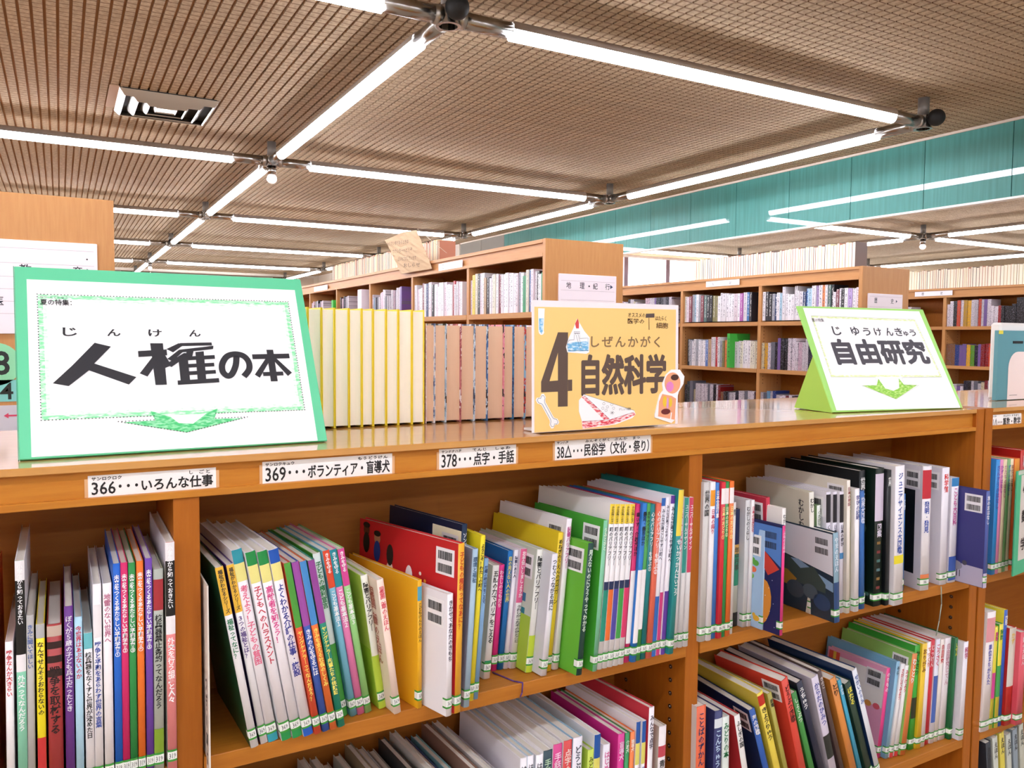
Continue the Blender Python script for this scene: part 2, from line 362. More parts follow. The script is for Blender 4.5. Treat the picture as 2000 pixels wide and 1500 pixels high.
# ---------------------------------------------------------------- bookcases
def low_case(x0, ups, x1, label):
    """double sided low bookcase, front plane y=0, top at H"""
    t = thing('low_bookcase', label, 'bookcase', (x0, 0, 0))
    def P(name, bm, m):
        o = obj(name, bm, m, t); o.location.x = -x0; return o
    e = .0165
    P('end_panel', B(x0, x0+.031, 0, .46, 0, H, bev=.0015), WOODZ)
    P('end_panel', B(x1-.031, x1, 0, .46, 0, H, bev=.0015), WOODZ)
    a, b = x0+.031, x1-.031
    P('top_board', B(a, b, 0, .46, H-.0103, H-.0002, bev=.001), WOODTOP)
    P('fascia_panel', B(a, b, .010, .016, H-.0442, H-.0103), WOODX)
    P('fascia_rail', B(a, b, 0, .022, H-.0537, H-.0442, bev=.001), WOODX)
    P('back_panel', B(a, b, .226, .234, .05, H-.0103), WOODIN)
    P('rear_fascia', B(a, b, .444, .46, H-.054, H-.0103), WOODX)
    P('plinth', B(a, b, .03, .43, 0, .05), mat('503828', .6))
    for u in ups: P('upright', B(u-.0165, u+.0165, .004, .456, .05, H-.0537 if False else H-.0538, bev=.001), WOODZ)
    us = [a]+[u for u in ups]+[b]
    for i in range(len(us)-1):
        xa = us[i]+(.0165 if i else 0); xb = us[i+1]-(.0165 if i < len(us)-2 else 0)
        for zt, th in ((H-.4157, .0246), (H-.8205, .0234), (.075, .0246)):
            P('shelf', B(xa+.001, xb-.001, .001, .225, zt-th, zt, bev=.001), SHELFW)
            P('shelf', B(xa+.001, xb-.001, .235, .455, zt-th, zt), WOODX)
        for k in range(12):
            z = H-.475-k*.0265
            if abs(z-(H-.8205)) < .03 or abs(z-(H-.84)) < .03: continue
            for yy in (.045, .185):
                bm = bmesh.new(); cyl(bm, (xb-.0014, yy, z), (xb+.0004, yy, z), .0045, 10)
                P('shelf_pin', bm, mat('3c2410', .5))
                bm = bmesh.new(); sphere(bm, (xb-.0016, yy-.001, z+.001), .0018, 6, 5); P('shelf_pin', bm, CHROME)
    return t
low_case(-.915, (0.0, .9), 1.822, 'long low beech bookcase of children books in the foreground')
low_case(1.829, (2.745,), 3.66, 'second low beech bookcase standing right of the long one')
fill = tag(obj('gap_shade_strip', B(1.8222, 1.8288, .012, .44, .02, H-.004), mat('7c4418', .6)), 'dark narrow strip added as shade in the gap between both low bookcases', 'strip')  # brown strip added to colour the gap as a dark recess

def tall_case(name_label, X, y0, n, tops, rows=(.302, -.064, -.43, -.80), D=.5):
    t = thing('tall_bookcase', name_label, 'bookcase', (X, y0, 0))
    y1 = y0+.9*n+.03; Z = H+tops
    def P(nm, bm, m):
        o = obj(nm, bm, m, t); o.location = (-X, -y0, 0); return o
    P('end_panel', B(X, X+D, y0, y0+.03, 0, Z, bev=.002), TALLZ)
    P('end_panel', B(X, X+D, y1-.03, y1, 0, Z, bev=.002), TALLZ)
    P('top_board', B(X, X+D, y0+.03, y1-.03, Z-.02, Z-.001), TALLY)
    P('fascia_panel', B(X+.012, X+.02, y0+.03, y1-.03, Z-.072, Z-.02), TALLY)
    P('fascia_rail', B(X, X+.03, y0+.03, y1-.03, Z-.09, Z-.072), TALLY)
    P('rear_fascia', B(X+D-.02, X+D-.004, y0+.03, y1-.03, Z-.09, Z-.02), TALLY)
    P('back_panel', B(X+D/2-.006, X+D/2+.006, y0+.03, y1-.03, .08, Z-.02), WOODIN)
    P('plinth', B(X+.03, X+D-.03, y0+.03, y1-.03, 0, .08), mat('503828', .6))
    for i in range(1, n): P('upright', B(X+.004, X+D-.004, y0+.9*i-.015+.015, y0+.9*i+.03, .08, Z-.0901), TALLZ)
    for i in range(n):
        for r in rows:
            P('shelf', B(X+.002, X+D/2-.007, y0+.9*i+.031, y0+.9*i+.899, H+r-.03, H+r), TALLY)
            P('shelf', B(X+D/2+.007, X+D-.002, y0+.9*i+.031, y0+.9*i+.899, H+r-.03, H+r), TALLY)
    # peg holes on the side of each upright that faces the viewer's right
    bm = bmesh.new()
    for i in range(1, n+1):
        for k in range(26):
            yy = y0+.9*i-(.0005 if i == n else .0005)
            z = H+.50-k*.027
            cyl(bm, (X+.04, yy, z), (X+.04, yy-.001, z), .004, 6); cyl(bm, (X+.2, yy, z), (X+.2, yy-.001, z), .004, 6)
    o = P('peg_holes', bm, mat('5c3414', .7)); o['kind'] = 'stuff'; o.name = 'peg_hole'
    return t
XB, YB, XC, YC, XD, YD, XE, YE = 2.05, 2.42, 4.59, 2.46, 7.15, 2.59, -.453, 2.34
tall_case('tall beech bookcase in the middle behind the yellow sign', XB, YB, 7, .678)
tall_case('tall beech bookcase right of centre behind the green tent sign', XC, YC, 6, .668)
tall_case('tall beech bookcase at far right of the room', XD, YD, 5, .664)
tall_case('tall beech bookcase at left whose bare end faces the camera', XE, YE, 6, .678)

# ---------------------------------------------------------------- near books
def rgb(h): return h.lower()
LBL = {}
def near_book(bid, sk, geo, cov, spn, desc, title, tcol, bands, op, suffix, group):
    x, y, lean, yaw, h, t, D = geo
    x = op.get('x', x); y = op.get('y', y); lean = op.get('lean', lean); yaw = op.get('yaw', yaw); h = op.get('h', h); t = op.get('t', t)
    D = op.get('D', D) or min(.21, .215-y)
    D = min(D, (.219-y)/max(.5, math.cos(R(yaw))))
    zsh = {'S': H-.4157, 'L': H-.8205}[sk]
    if 'dz' in op: zsh = .075
    root = thing('book', desc+', '+suffix, 'book', (x, y, zsh+.0005+abs(math.sin(R(lean)))*t/2), group)
    root.rotation_euler = (0, R(lean), R(yaw))
    bulge = min(.0016, t*.13); c = .0013 if t > .011 else .0008
    n = 4
    arc = [(-t/2+t*i/n, -bulge*math.sin(math.pi*i/n)) for i in range(n+1)]
    outer = [(-t/2, D)]+arc+[(t/2, D)]
    inner = [(-t/2+c, D)]+[(-t/2+c+(t-2*c)*i/n, c-bulge*.6*math.sin(math.pi*i/n)) for i in range(n+1)]+[(t/2-c, D)]
    bm = bmesh.new()
    vo = [[bm.verts.new((a, b, z)) for a, b in outer] for z in (0, h)]; vi = [[bm.verts.new((a, b, z)) for a, b in inner] for z in (0, h)]
    m = len(outer)
    for i in range(m-1):
        f = bm.faces.new((vo[0][i], vo[0][i+1], vo[1][i+1], vo[1][i])); f.material_index = 1 if 0 < i < m-2 else 0; f.smooth = 0 < i < m-2
        bm.faces.new((vi[0][i+1], vi[0][i], vi[1][i], vi[1][i+1]))
        bm.faces.new((vo[1][i], vo[1][i+1], vi[1][i+1], vi[1][i])).material_index = 1 if 0 < i < m-2 else 0
        bm.faces.new((vo[0][i+1], vo[0][i], vi[0][i], vi[0][i+1]))
    for k in (0, m-1): bm.faces.new((vo[0][k], vo[1][k], vi[1][k], vi[0][k]))
    cv = obj('cover', bm, None, root, [mat(rgb(cov), .38), mat(rgb(spn), .38)])
    obj('page_block', B(-t/2+c, t/2-c, c+.0005, D-.003, .002, h-.0025), PAGES, root)
    def spine_patch(name, z0, z1, col, off=.00015, wf=1.0):
        bm = bmesh.new()
        pts = [(a*wf, b-off) for a, b in arc]
        a = [bm.verts.new((p[0], p[1], z0)) for p in pts]; b = [bm.verts.new((p[0], p[1], z1)) for p in pts]
        for i in range(n): bm.faces.new((a[i], a[i+1], b[i+1], b[i])).smooth = True
        return obj(name, bm, mat(rgb(col), .38), root)
    for kb, (z0, z1, col) in enumerate(bands): spine_patch('spine_band', z0*h, z1*h, col, off=.00015+.00012*kb)
    if op.get('foot'): spine_patch('spine_band', 0, .02*h/.28, op['foot'])
    # library call-number label wrapped round the foot of the spine
    if t > .0068:
        zl = .012
        bm = bmesh.new()
        for z0, z1, mi in ((zl, zl+.0028, 1), (zl+.0028, zl+.0132, 0), (zl+.0132, zl+.016, 1)):
            pts = [(-t/2-.0003, .008)]+[(a*1.01, b-.0004) for a, b in arc]+[(t/2+.0003, .008)]
            a = [bm.verts.new((p[0], p[1], z0)) for p in pts]; b = [bm.verts.new((p[0], p[1], z1)) for p in pts]
            for i in range(len(pts)-1): bm.faces.new((a[i], a[i+1], b[i+1], b[i])).material_index = mi
        lb = obj('call_label', bm, None, root, [mat('f2f4ee', .5), mat('3c9838', .5)])
        num = {'a': '319', 'b': '369', 'c': '386', 'd': '410', 'e': '407', 'f': '378', 'g': '410'}[bid[0]]
        tw = min(t*.72, .0085)
        me = text_mesh(num, -tw/2, zl+.0045, tw/2, zl+.0115, res=1)
        for vv in me.vertices: vv.co = Vector((vv.co.x, -bulge-.0008, vv.co.y))
        obj('call_number', me, mat('383838', .6), lb)
    # vertical title
    tb = [b for b in bands if b[1] > .8 and b[1]-b[0] < .5]
    ztop = h*(min([b[0] for b in tb])-.02 if tb else .95)
    full = [b for b in bands if b[0] <= .3 and b[1] < .62 and b[1]-b[0] > .2]
    def vtext(s, z1, size, col, xo=0, lim=None):
        nch = len(s); L = nch*size*1.02
        lim = lim or (z1-.035)
        if L > lim: L = lim
        me = text_mesh(s, -size/2+xo, z1-L, size/2+xo, z1, vertical=True, offset=.02 if size > .005 else .01)
        for vv in me.vertices: vv.co = Vector((vv.co.x, -bulge-.0006, vv.co.y))
        obj('title_lettering', me, mat(rgb(col), .6), root)
        return z1-L
    if title:
        sz = min(t*.76, .0145)
        if op.get('sub'):
            top = h*.975
            d = max([b for b in bands if b[1] > .85], key=lambda b: b[1]-b[0], default=None)
            zz = (d[1]*h-.004 if d else top)
            lim = (d[1]-d[0])*h*.9 if d else h*.3
            vtext(op['sub'], zz, sz*.8, 'ffffff' if (len(bands) > 1 and bands[1][2] == '141414') or title.startswith('こども基本') or bid == 'b29' else '303030', lim=lim)
            if bands and bands[-1][2] == '141414': ztop = bands[0][0]*h-.004
        vtext(title, ztop, sz, tcol, lim=(ztop-.035)*.86)
    X = -t/2-.0004
    def side(y0, y1, z0, z1, col, dx=0, nm='cover_panel'):
        bm = bmesh.new(); box(bm, X-.0002-dx, X+.0003-dx, y0, y1, z0, z1)
        return obj(nm, bm, mat(rgb(col), .4), root)
    for (y0, y1, z0, z1, col) in op.get('side', []):
        side(y0 if y0 > 0 else .001, y1, z0*h+.0005, z1*h, col)
    if op.get('bar'):
        zt = h-.012 if op['bar'] != 2 else h-.02
        bk = side(.008, .05, zt-.042, zt, 'f4f2f4', nm='barcode_label')
        bm = bmesh.new(); rr = random.Random(x*1000)
        for zz in (zt-.018, zt-.038):
            yy = .013
            while yy < .045:
                wd = rr.choice((.0005, .0008, .0012)); box(bm, X-.0005, X-.0002, yy, yy+wd, zz, zz+.013); yy += wd+rr.choice((.0005, .0008))
        obj('barcode', bm, mat('202020', .6), bk)
    def blob(cy, cz, ry, rz, col, dx=.0003, nn=16, nm='cover_art', rot=0):
        bm = bmesh.new(); ps = []
        for i in range(nn):
            a_ = 2*math.pi*i/nn; u = ry*math.cos(a_); v_ = rz*math.sin(a_)
            ps.append((cy+u*math.cos(rot)-v_*math.sin(rot), cz+u*math.sin(rot)+v_*math.cos(rot)))
        f = bm.faces.new([bm.verts.new((X-dx, p[0], p[1])) for p in ps]); return obj(nm, bm, mat(rgb(col), .45), root)
    def polyside(pts, col, dx=.0003, nm='cover_art'):
        bm = bmesh.new(); f = bm.faces.new([bm.verts.new((X-dx, p[0], p[1])) for p in pts]); bm.normal_update(); bmesh.ops.triangulate(bm, faces=[f]); return obj(nm, bm, mat(rgb(col), .45), root)
    if op.get('cover'):
        me = text_mesh(op['cover'], 0, 0, .016, min(h*.75, .013*len(op['cover'])*1.2), vertical=True, offset=.02)
        hh = max(vv.co.y for vv in me.vertices)
        for vv in me.vertices: vv.co = Vector((X-.0006, .03-vv.co.x, h*.93-hh+vv.co.y))
        obj('cover_lettering', me, mat('b06050' if bid == 'b16' else '303030', .6), root)
    if op.get('figures'):
        for i, (cy, cz, c1, c2, up) in enumerate(((.23, .225, '5c3020', '181818', 1), (.2, .215, 'b88060', '1c3c90', 1), (.165, .215, 'f0dcd0', '201c1c', -1), (.115, .19, 'f0dcd0', 'f0ecf0', -1), (.06, .14, '181818', '9890c0', 1), (.14, .1, 'f0d0c0', '2c8050', 1))):
            blob(cy, cz+.022*up, .0085, .010, c1); blob(cy, cz, .009, .018, c2, dx=.00035)
            blob(cy, cz+.030*up, .0095, .005, '181414' if i != 3 else 'e8a060', dx=.0004)
        for i in range(5): blob(.075+.012*(i % 3), .16+.01*i, .003, .003, ('e8a030', 'f0e8e0', '3890c0')[i % 3])
    if op.get('mount'):
        polyside([(.001, h*.52), (.05, h*.56), (.12, h*.62), (.189, h*.66), (.189, h*.985), (.001, h*.985)], 'e4e4ec')
        polyside([(.001, h*.44), (.04, h*.50), (.09, h*.60), (.14, h*.58), (.189, h*.66), (.189, h*.56), (.001, h*.34)], '88a8c8', dx=.0004)
        polyside([(.02, h*.40), (.05, h*.56), (.085, h*.50), (.12, h*.62), (.15, h*.56), (.189, h*.64), (.189, h*.36), (.02, h*.3)], '40504c', dx=.0005)
        polyside([(.095, h*.36), (.12, h*.44), (.189, h*.47), (.189, h*.28), (.11, h*.26)], 'b08030', dx=.0006)
        for cy, cz, r1, col in ((.06, .05, .02, '50606c'), (.1, .045, .024, '44505c'), (.03, .035, .022, '30486c')): blob(cy, cz, r1, r1*.8, col, dx=.0007)
    if op.get('night'):
        polyside([(.001, h*.98), (.001, h*.62), (.06, h*.80), (.1, h*.98)], '5080c8')
        polyside([(.004, h*.6), (.05, h*.78), (.075, h*.8), (.03, h*.52)], 'c83c30', dx=.0004)
        blob(.045, h*.26, .024, h*.22, 'd88c30', dx=.0005, rot=.1)
        for i in range(26): blob(.012+.1*((i*37) % 26)/26, h*(.06+.5*((i*17) % 26)/26), .0009, .0009, 'e8ecff', dx=.0006, nn=6)
    if op.get('animals'):
        for i, col in enumerate(('e8b030', 'f08848', '58a838', 'f0e8e0', 'e87048', '484858', '78b848', 'f0a040', '5878b0')):
            blob(.014+.05*((i*5) % 9)/9, .02+.125*((i*4) % 9)/9, .008, .006, col); blob(.02+.05*((i*5) % 9)/9, .026+.125*((i*4) % 9)/9, .004, .004, col, dx=.00045)
    if op.get('plant'):
        for i in range(9): blob(.03+.012*i/2+.008*(i % 2), h*.74+.007*(i % 4), .012, .0022, '705030' if i % 2 else '90a858', rot=.5+i*.6, nn=8)
    if op.get('sheep'):
        polyside([(.001, .045), (.001, .001), (.19, .001), (.19, .05)], 'c0b8d0')
        blob(.07, .04, .02, .012, '9c98a8', dx=.0005); blob(.045, .05, .006, .006, '585460', dx=.0006)
        for k_ in (.055, .062, .08, .087): polyside([(k_, .03), (k_+.002, .03), (k_+.002, .014), (k_, .014)], '4c4854', dx=.0006)
    if op.get('botanic'):
        for i in range(30): blob(.02+.17*((i*11) % 30)/30, h*(.08+.84*((i*7) % 30)/30), .01, .005, ('40685c', '8c3030', 'a06830', '587868')[i % 4], rot=i, nn=8)
        for i in range(8): spine_patch('spine_band', h*(.06+.065*i), h*(.06+.065*i+.02), ('48706c', '7c3434', '90703c', '587c80')[i % 4], off=.0003, wf=.7)
    if op.get('pink'):
        side(.002, .155, .55*h, .93*h, 'f0ece8'); side(.125, .155, .6*h, .97*h, 'e05848', dx=.0003); side(.135, .143, .6*h, .97*h, 'f0c850', dx=.0005)
        for i in range(7): blob(.015+.022*i, h*.55, .009, .007, 'e8a050' if i % 2 else 'e06070', dx=.0006)
        blob(.045, h*.38, .01, .012, '3868c0', dx=.0006); blob(.045, h*.37, .006, .008, 'f4f4f8', dx=.0008)
        blob(.055, h*.22, .01, .01, '7c4030', dx=.0006); blob(.055, h*.215, .007, .0075, 'f4d0b8', dx=.0008); blob(.057, h*.1, .007, .014, 'f4f0f4', dx=.0006)
        side(.085, .11, .28*h, .40*h, '707078', dx=.0003)
    return root
NEAR = [
('a0', 'S', (-0.2275, -0.01, 0, 0, 0.27, 0.012, None), 'e8602c', 'e8602c', 'bright orange book', None, None, [], {}, 'first from left, upper shelf, left bay', 'books on the upper shelf, left bay'),
('a2', 'S', (-0.2071, -0.012, 0.7, 0.0, 0.2072, 0.0082, None), 'f2eef0', 'f2eef0', 'white book with red title', '戦争なんか大きらい', 'c8202c', [], {}, 'second from left, upper shelf, left bay', 'books on the upper shelf, left bay'),
('a3', 'S', (-0.1942, -0.012, 0.4975, 0.0, 0.3048, 0.01, None), 'f2eef0', '8fd8b8', 'mint green book with white top', '外交ってなんだろう', 'ffffff', [(0.55, 1, 'f2eef0'), (0.62, 0.92, '141414')], {'sub': '小学生から知っておきたい'}, 'third from left, upper shelf, left bay', 'books on the upper shelf, left bay'),
('a4', 'S', (-0.1851, -0.012, 0.7025, 0.0, 0.2361, 0.0078, None), 'b8b4b0', 'b8b4b0', 'grey book with faint blue title', 'きみに聞いてほしい', '5068a0', [], {}, 'fourth from left, upper shelf, left bay', 'books on the upper shelf, left bay'),
('a5', 'S', (-0.1738, -0.012, 0.5, 0.0, 0.2235, 0.0091, None), 'f2dc1e', 'f2dc1e', 'yellow book with grey top', 'なんでせんそうおわらないの', '241c1c', [(0.92, 1, 'b8b8b8'), (0.18, 0.36, 'c83030')], {}, 'fifth from left, upper shelf, left bay', 'books on the upper shelf, left bay'),
('a6', 'S', (-0.1585, -0.012, 0.4, 0.0, 0.2209, 0.0158, None), '8c2c2c', 'a83838', 'thick dark red striped book', '戦争を取材する', '241010', [(0.93, 0.99, 'c8b0a0'), (0.86, 0.9, '301818'), (0.78, 0.82, '301818'), (0.7, 0.74, '301818')], {}, 'sixth from left, upper shelf, left bay', 'books on the upper shelf, left bay'),
('a7', 'S', (-0.1431, -0.012, 0.5, 0.0, 0.2407, 0.0098, None), '5a2a7c', '6a3488', 'deep purple book', 'ぼくが５歳の子ども兵士だったとき', 'e8e0f0', [], {}, 'seventh from left, upper shelf, left bay', 'books on the upper shelf, left bay'),
('a8', 'S', (-0.1322, -0.012, 0.4, 0.0, 0.2255, 0.0087, None), 'a8d4ec', 'b4dcf0', 'pale blue book with red title', '今世界はあぶないのか', 'd03048', [], {}, 'eighth from left, upper shelf, left bay', 'books on the upper shelf, left bay'),
('a9', 'S', (-0.1207, -0.012, 0.1, 0.0, 0.2032, 0.0096, None), 'e8f4f4', 'f2eef0', 'white book with teal top', '核兵器をなくすと世界が決めた日', '282828', [(0.9, 1, '70c4cc')], {}, 'ninth from left, upper shelf, left bay', 'books on the upper shelf, left bay'),
('a10', 'S', (-0.1109, -0.012, 0.4, 0.0, 0.2642, 0.0096, None), 'f2eef0', 'f2eef0', 'white book with red and blue title', '戦争と平和をあらわす世界の言葉', '2848a0', [(0.74, 0.9, 'f2eef0')], {}, 'tenth from left, upper shelf, left bay', 'books on the upper shelf, left bay'),
('a11', 'S', (-0.0991, -0.012, 0.3, 0.0, 0.2636, 0.0102, None), 'f6f0f0', 'f6f0f0', 'cream white book with thin pink title', '地雷のない世界へ', 'c07090', [], {}, 'eleventh from left, upper shelf, left bay', 'books on the upper shelf, left bay'),
('a12', 'S', (-0.088, -0.012, 0.3, 0.0, 0.2873, 0.0086, None), '1c64c8', '1c64c8', 'bright blue series volume', '未来をつくるあたらしい平和学習①', 'ffffff', [], {}, 'twelfth from left, upper shelf, left bay', 'books on the upper shelf, left bay'),
('a13', 'S', (-0.0793, -0.012, 0.3, 0.0, 0.2874, 0.0083, None), 'd42868', 'd42868', 'magenta series volume', '未来をつくるあたらしい平和学習②', 'ffffff', [], {}, 'thirteenth from left, upper shelf, left bay', 'books on the upper shelf, left bay'),
('a14', 'S', (-0.0704, -0.012, 0.3, 0.0, 0.2861, 0.0083, None), '2c9048', '2c9048', 'green series volume', '未来をつくるあたらしい平和学習③', 'ffffff', [], {}, 'fourteenth from left, upper shelf, left bay', 'books on the upper shelf, left bay'),
('a15', 'S', (-0.0609, -0.012, 0.3, 0.0, 0.2872, 0.0084, None), 'f07828', 'f07828', 'orange series volume', '未来をつくるあたらしい平和学習④', 'ffffff', [], {}, 'fifteenth from left, upper shelf, left bay', 'books on the upper shelf, left bay'),
('a16', 'S', (-0.0511, -0.012, 0.4, 0.0, 0.2894, 0.0085, None), '7044a8', '7044a8', 'purple series volume', '未来をつくるあたらしい平和学習⑤', 'ffffff', [], {}, 'sixteenth from left, upper shelf, left bay', 'books on the upper shelf, left bay'),
('a17', 'S', (-0.0406, -0.012, 0.6, 0.0, 0.2738, 0.0116, None), 'b8bc98', 'b0b4a8', 'grey book with red label and green foot', '核兵器禁止条約ってなんだろう', '181818', [(0.8, 0.95, 'a83038'), (0.08, 0.22, '7c9c28')], {}, 'seventeenth from left, upper shelf, left bay', 'books on the upper shelf, left bay'),
('a18', 'S', (-0.0243, -0.012, 0.2, 0.0, 0.3073, 0.0113, None), 'f2eef0', 'f09090', 'pink book with white top', '外交を行う組織と人々', 'ffffff', [(0.6, 1, 'f2eef0'), (0.68, 0.92, '141414')], {'sub': '小学生から知っておきたい'}, 'eighteenth from left, upper shelf, left bay', 'books on the upper shelf, left bay'),
('b1', 'S', (0.0838, -0.0043, -9.7385, 2.7884, 0.2676, 0.0107, None), '0c4c2c', 'f2eef0', 'white spined book with green cover', '福祉ってなに？', '1c7c50', [(0.74, 1, 'f4c040')], {'sub': '福祉がわかるシリーズ'}, 'first from left, upper shelf, middle bay', 'books on the upper shelf, middle bay'),
('b2', 'S', (0.0979, 0.0005, -9.5399, 3.8349, 0.268, 0.01, None), '583088', 'f2eef0', 'white spined book with purple cover', '３つの福祉とは？', '503080', [(0.74, 1, 'f4c040')], {'sub': '福祉がわかるシリーズ'}, 'second from left, upper shelf, middle bay', 'books on the upper shelf, middle bay'),
('b3', 'S', (0.1107, 0.001, -9.6755, 3.8384, 0.288, 0.0139, 0.205), 'f0eef0', 'f4eef2', 'white book with teal top', '考えよう！子どもの貧困', 'e87090', [(0.93, 1, '2c98a8'), (0.84, 0.93, 'f0e890')], {'foot': '2c98a8'}, 'third from left, upper shelf, middle bay', 'books on the upper shelf, middle bay'),
('b4', 'S', (0.1284, -0.0043, -9.9506, 4.4055, 0.2843, 0.0135, None), 'f0eef0', 'f4eef2', 'white book with green top and red title', '子どもへのハラスメント', 'c83048', [(0.93, 1, '209048'), (0.84, 0.93, 'f0e890')], {'foot': '209048'}, 'fourth from left, upper shelf, middle bay', 'books on the upper shelf, middle bay'),
('b5', 'S', (0.144, -0.0043, -9.9953, 4.8407, 0.2833, 0.0137, None), 'f0eef0', 'f4eef2', 'white book with green top and pink title', '高齢者を知ろう！', 'e04890', [(0.93, 1, '209048'), (0.84, 0.93, 'f0e890')], {'foot': '209048'}, 'fifth from left, upper shelf, middle bay', 'books on the upper shelf, middle bay'),
('b6', 'S', (0.1592, -0.0067, -10.0002, 5.0921, 0.2845, 0.0139, 0.207), 'f0eef0', 'f4eef2', 'white book with blue top', 'よくわかる介護の仕事・施設', '283090', [(0.93, 1, '1c58b8'), (0.84, 0.93, 'f0e890')], {'foot': '1c58b8'}, 'sixth from left, upper shelf, middle bay', 'books on the upper shelf, middle bay'),
('b7', 'S', (0.1729, -0.0085, -9.7, 5, 0.263, 0.0095, None), 'e05030', 'e85838', 'red book with green upper spine', 'ヤングケアラーってなんだろう？', 'fff070', [(0.63, 1, '50a040')], {}, 'seventh from left, upper shelf, middle bay', 'books on the upper shelf, middle bay'),
('b8', 'S', (0.1854, -0.0062, -9.9, 5, 0.2623, 0.0102, None), '3c60b8', '3c60b8', 'blue book with purple upper spine', 'きみの心を守るには', 'ffffff', [(0.63, 1, 'a050a8')], {}, 'eighth from left, upper shelf, middle bay', 'books on the upper shelf, middle bay'),
('b9', 'S', (0.1968, -0.0063, -10.0, 5, 0.2621, 0.0097, None), 'ec7438', 'f07838', 'orange book with blue upper spine', 'きみを支える社会のしくみ', 'fff070', [(0.63, 1, '4890d0')], {}, 'ninth from left, upper shelf, middle bay', 'books on the upper shelf, middle bay'),
('b10', 'S', (0.2096, -0.004, -10.1, 5, 0.2614, 0.0099, None), '209078', '209078', 'teal book with purple upper spine', 'ヤングケアラー先輩たちの体験談', 'fff070', [(0.63, 1, '98489c')], {}, 'tenth from left, upper shelf, middle bay', 'books on the upper shelf, middle bay'),
('b11', 'S', (0.2224, 0.0261, -9.3748, 5.8002, 0.2615, 0.0118, None), '58a838', 'e8f0e8', 'white and green book', '子どもの権利宣言', '208040', [(0, 0.45, '48a040')], {}, 'eleventh from left, upper shelf, middle bay', 'books on the upper shelf, middle bay'),
('b12', 'S', (0.2364, 0.0203, -9.5945, 6.1341, 0.2661, 0.0102, 0.184), '70b8d0', '78bcd4', 'light blue book with orange top', 'こども基本法１', 'ffffff', [(0.78, 1, 'e85030')], {'sub': 'きみを守る'}, 'twelfth from left, upper shelf, middle bay', 'books on the upper shelf, middle bay'),
('b13', 'S', (0.2478, 0.0204, -9.7208, 5.9076, 0.2662, 0.0109, None), 'e878b0', 'e880b4', 'pink book with teal top', 'こども基本法２', 'ffffff', [(0.78, 1, '2090a0')], {'sub': 'きみを守る'}, 'thirteenth from left, upper shelf, middle bay', 'books on the upper shelf, middle bay'),
('b14', 'S', (0.2596, 0.0208, -9.7099, 6.1582, 0.2659, 0.0104, 0.185), '98d080', '98d484', 'light green book with magenta top', 'こども基本法３', 'ffffff', [(0.78, 1, 'd84898')], {'sub': 'きみを守る'}, 'fourteenth from left, upper shelf, middle bay', 'books on the upper shelf, middle bay'),
('b15', 'S', (0.2837, 0.0242, -8.2, 5, 0.2175, 0.0113, None), 'c8d860', 'f0f0e0', 'white and lime green book', '障害とバリアフリー', '202020', [(0, 0.4, 'b8d440')], {'side': [(0.0, 0.18, 0.0, 0.45, 'b0d040')]}, 'fifteenth from left, upper shelf, middle bay', 'books on the upper shelf, middle bay'),
('b16', 'S', (0.2979, -0.0036, -7.9, 5, 0.2158, 0.0113, None), 'f4dcc8', 'f8e0d0', 'pale pink picture book', '児童憲章のえほん', 'e05868', [], {'cover': '児童憲章のえほん'}, 'sixteenth from left, upper shelf, middle bay', 'books on the upper shelf, middle bay'),
('b17', 'S', (0.3347, -0.0026, -0.1, 12.5, 0.2033, 0.0079, 0.215), 'f4b820', 'f4b820', 'bright yellow picture book', 'こどもけんりのえほん', '585018', [(0.84, 0.95, '58a8c0')], {'D': 0.205}, 'seventeenth from left, upper shelf, middle bay', 'books on the upper shelf, middle bay'),
('b18', 'S', (0.3637, -0.0478, 0.7, 15.5, 0.1893, 0.0111, None), 'f0ecf0', 'f4f0f4', 'plain white book with barcode', 'きかせてあなたのきもち', '403848', [], {'D': 0.19, 'bar': 1}, 'eighteenth from left, upper shelf, middle bay', 'books on the upper shelf, middle bay'),
('b19', 'S', (0.3797, -0.0448, 1.6, 17.5, 0.2635, 0.0128, 0.266), 'c82028', 'f4b430', 'orange spined book with red figure cover', '子どもの権利ってなあに？', 'd04828', [], {'figures': 1, 'bar': 1, 'D': 0.25}, 'nineteenth from left, upper shelf, middle bay', 'books on the upper shelf, middle bay'),
('b21', 'S', (0.4, -0.0348, 3.6, 7, 0.2494, 0.0104, None), '98a8b8', 'a8c4d8', 'pale grey blue book', '環境と福祉', '406080', [], {}, 'twentieth from left, upper shelf, middle bay', 'books on the upper shelf, middle bay'),
('b20', 'S', (0.4015, 0.0007, 2.8, 14, 0.2807, 0.0106, 0.241), '18203c', '18304c', 'navy book with cream cover panel', 'ソンダーシンコ', 'e8e8e8', [], {'D': 0.2, 'side': [(0.0, 0.075, 0.78, 0.96, 'ece4c0')], 'bar': 2}, 'twenty-first from left, upper shelf, middle bay', 'books on the upper shelf, middle bay'),
('b22', 'S', (0.4162, -0.0187, 4.7, 6, 0.2648, 0.0089, None), 'f0dc28', 'f4e02c', 'yellow book with black title', 'ようこそ！わたしの町へ', '202020', [], {}, 'twenty-second from left, upper shelf, middle bay', 'books on the upper shelf, middle bay'),
('b23', 'S', (0.4253, -0.0173, 4.8, 5, 0.2268, 0.0079, None), '6890b8', '80a8d0', 'sky blue thin book', '故郷の味は海をこえて', '283868', [], {}, 'twenty-third from left, upper shelf, middle bay', 'books on the upper shelf, middle bay'),
('b24', 'S', (0.4475, 0.0402, 5.7, 3, 0.1973, 0.0089, None), 'a8b898', 'c8d0c0', 'thin pale green book', 'はたらく', '405840', [], {}, 'twenty-fourth from left, upper shelf, middle bay', 'books on the upper shelf, middle bay'),
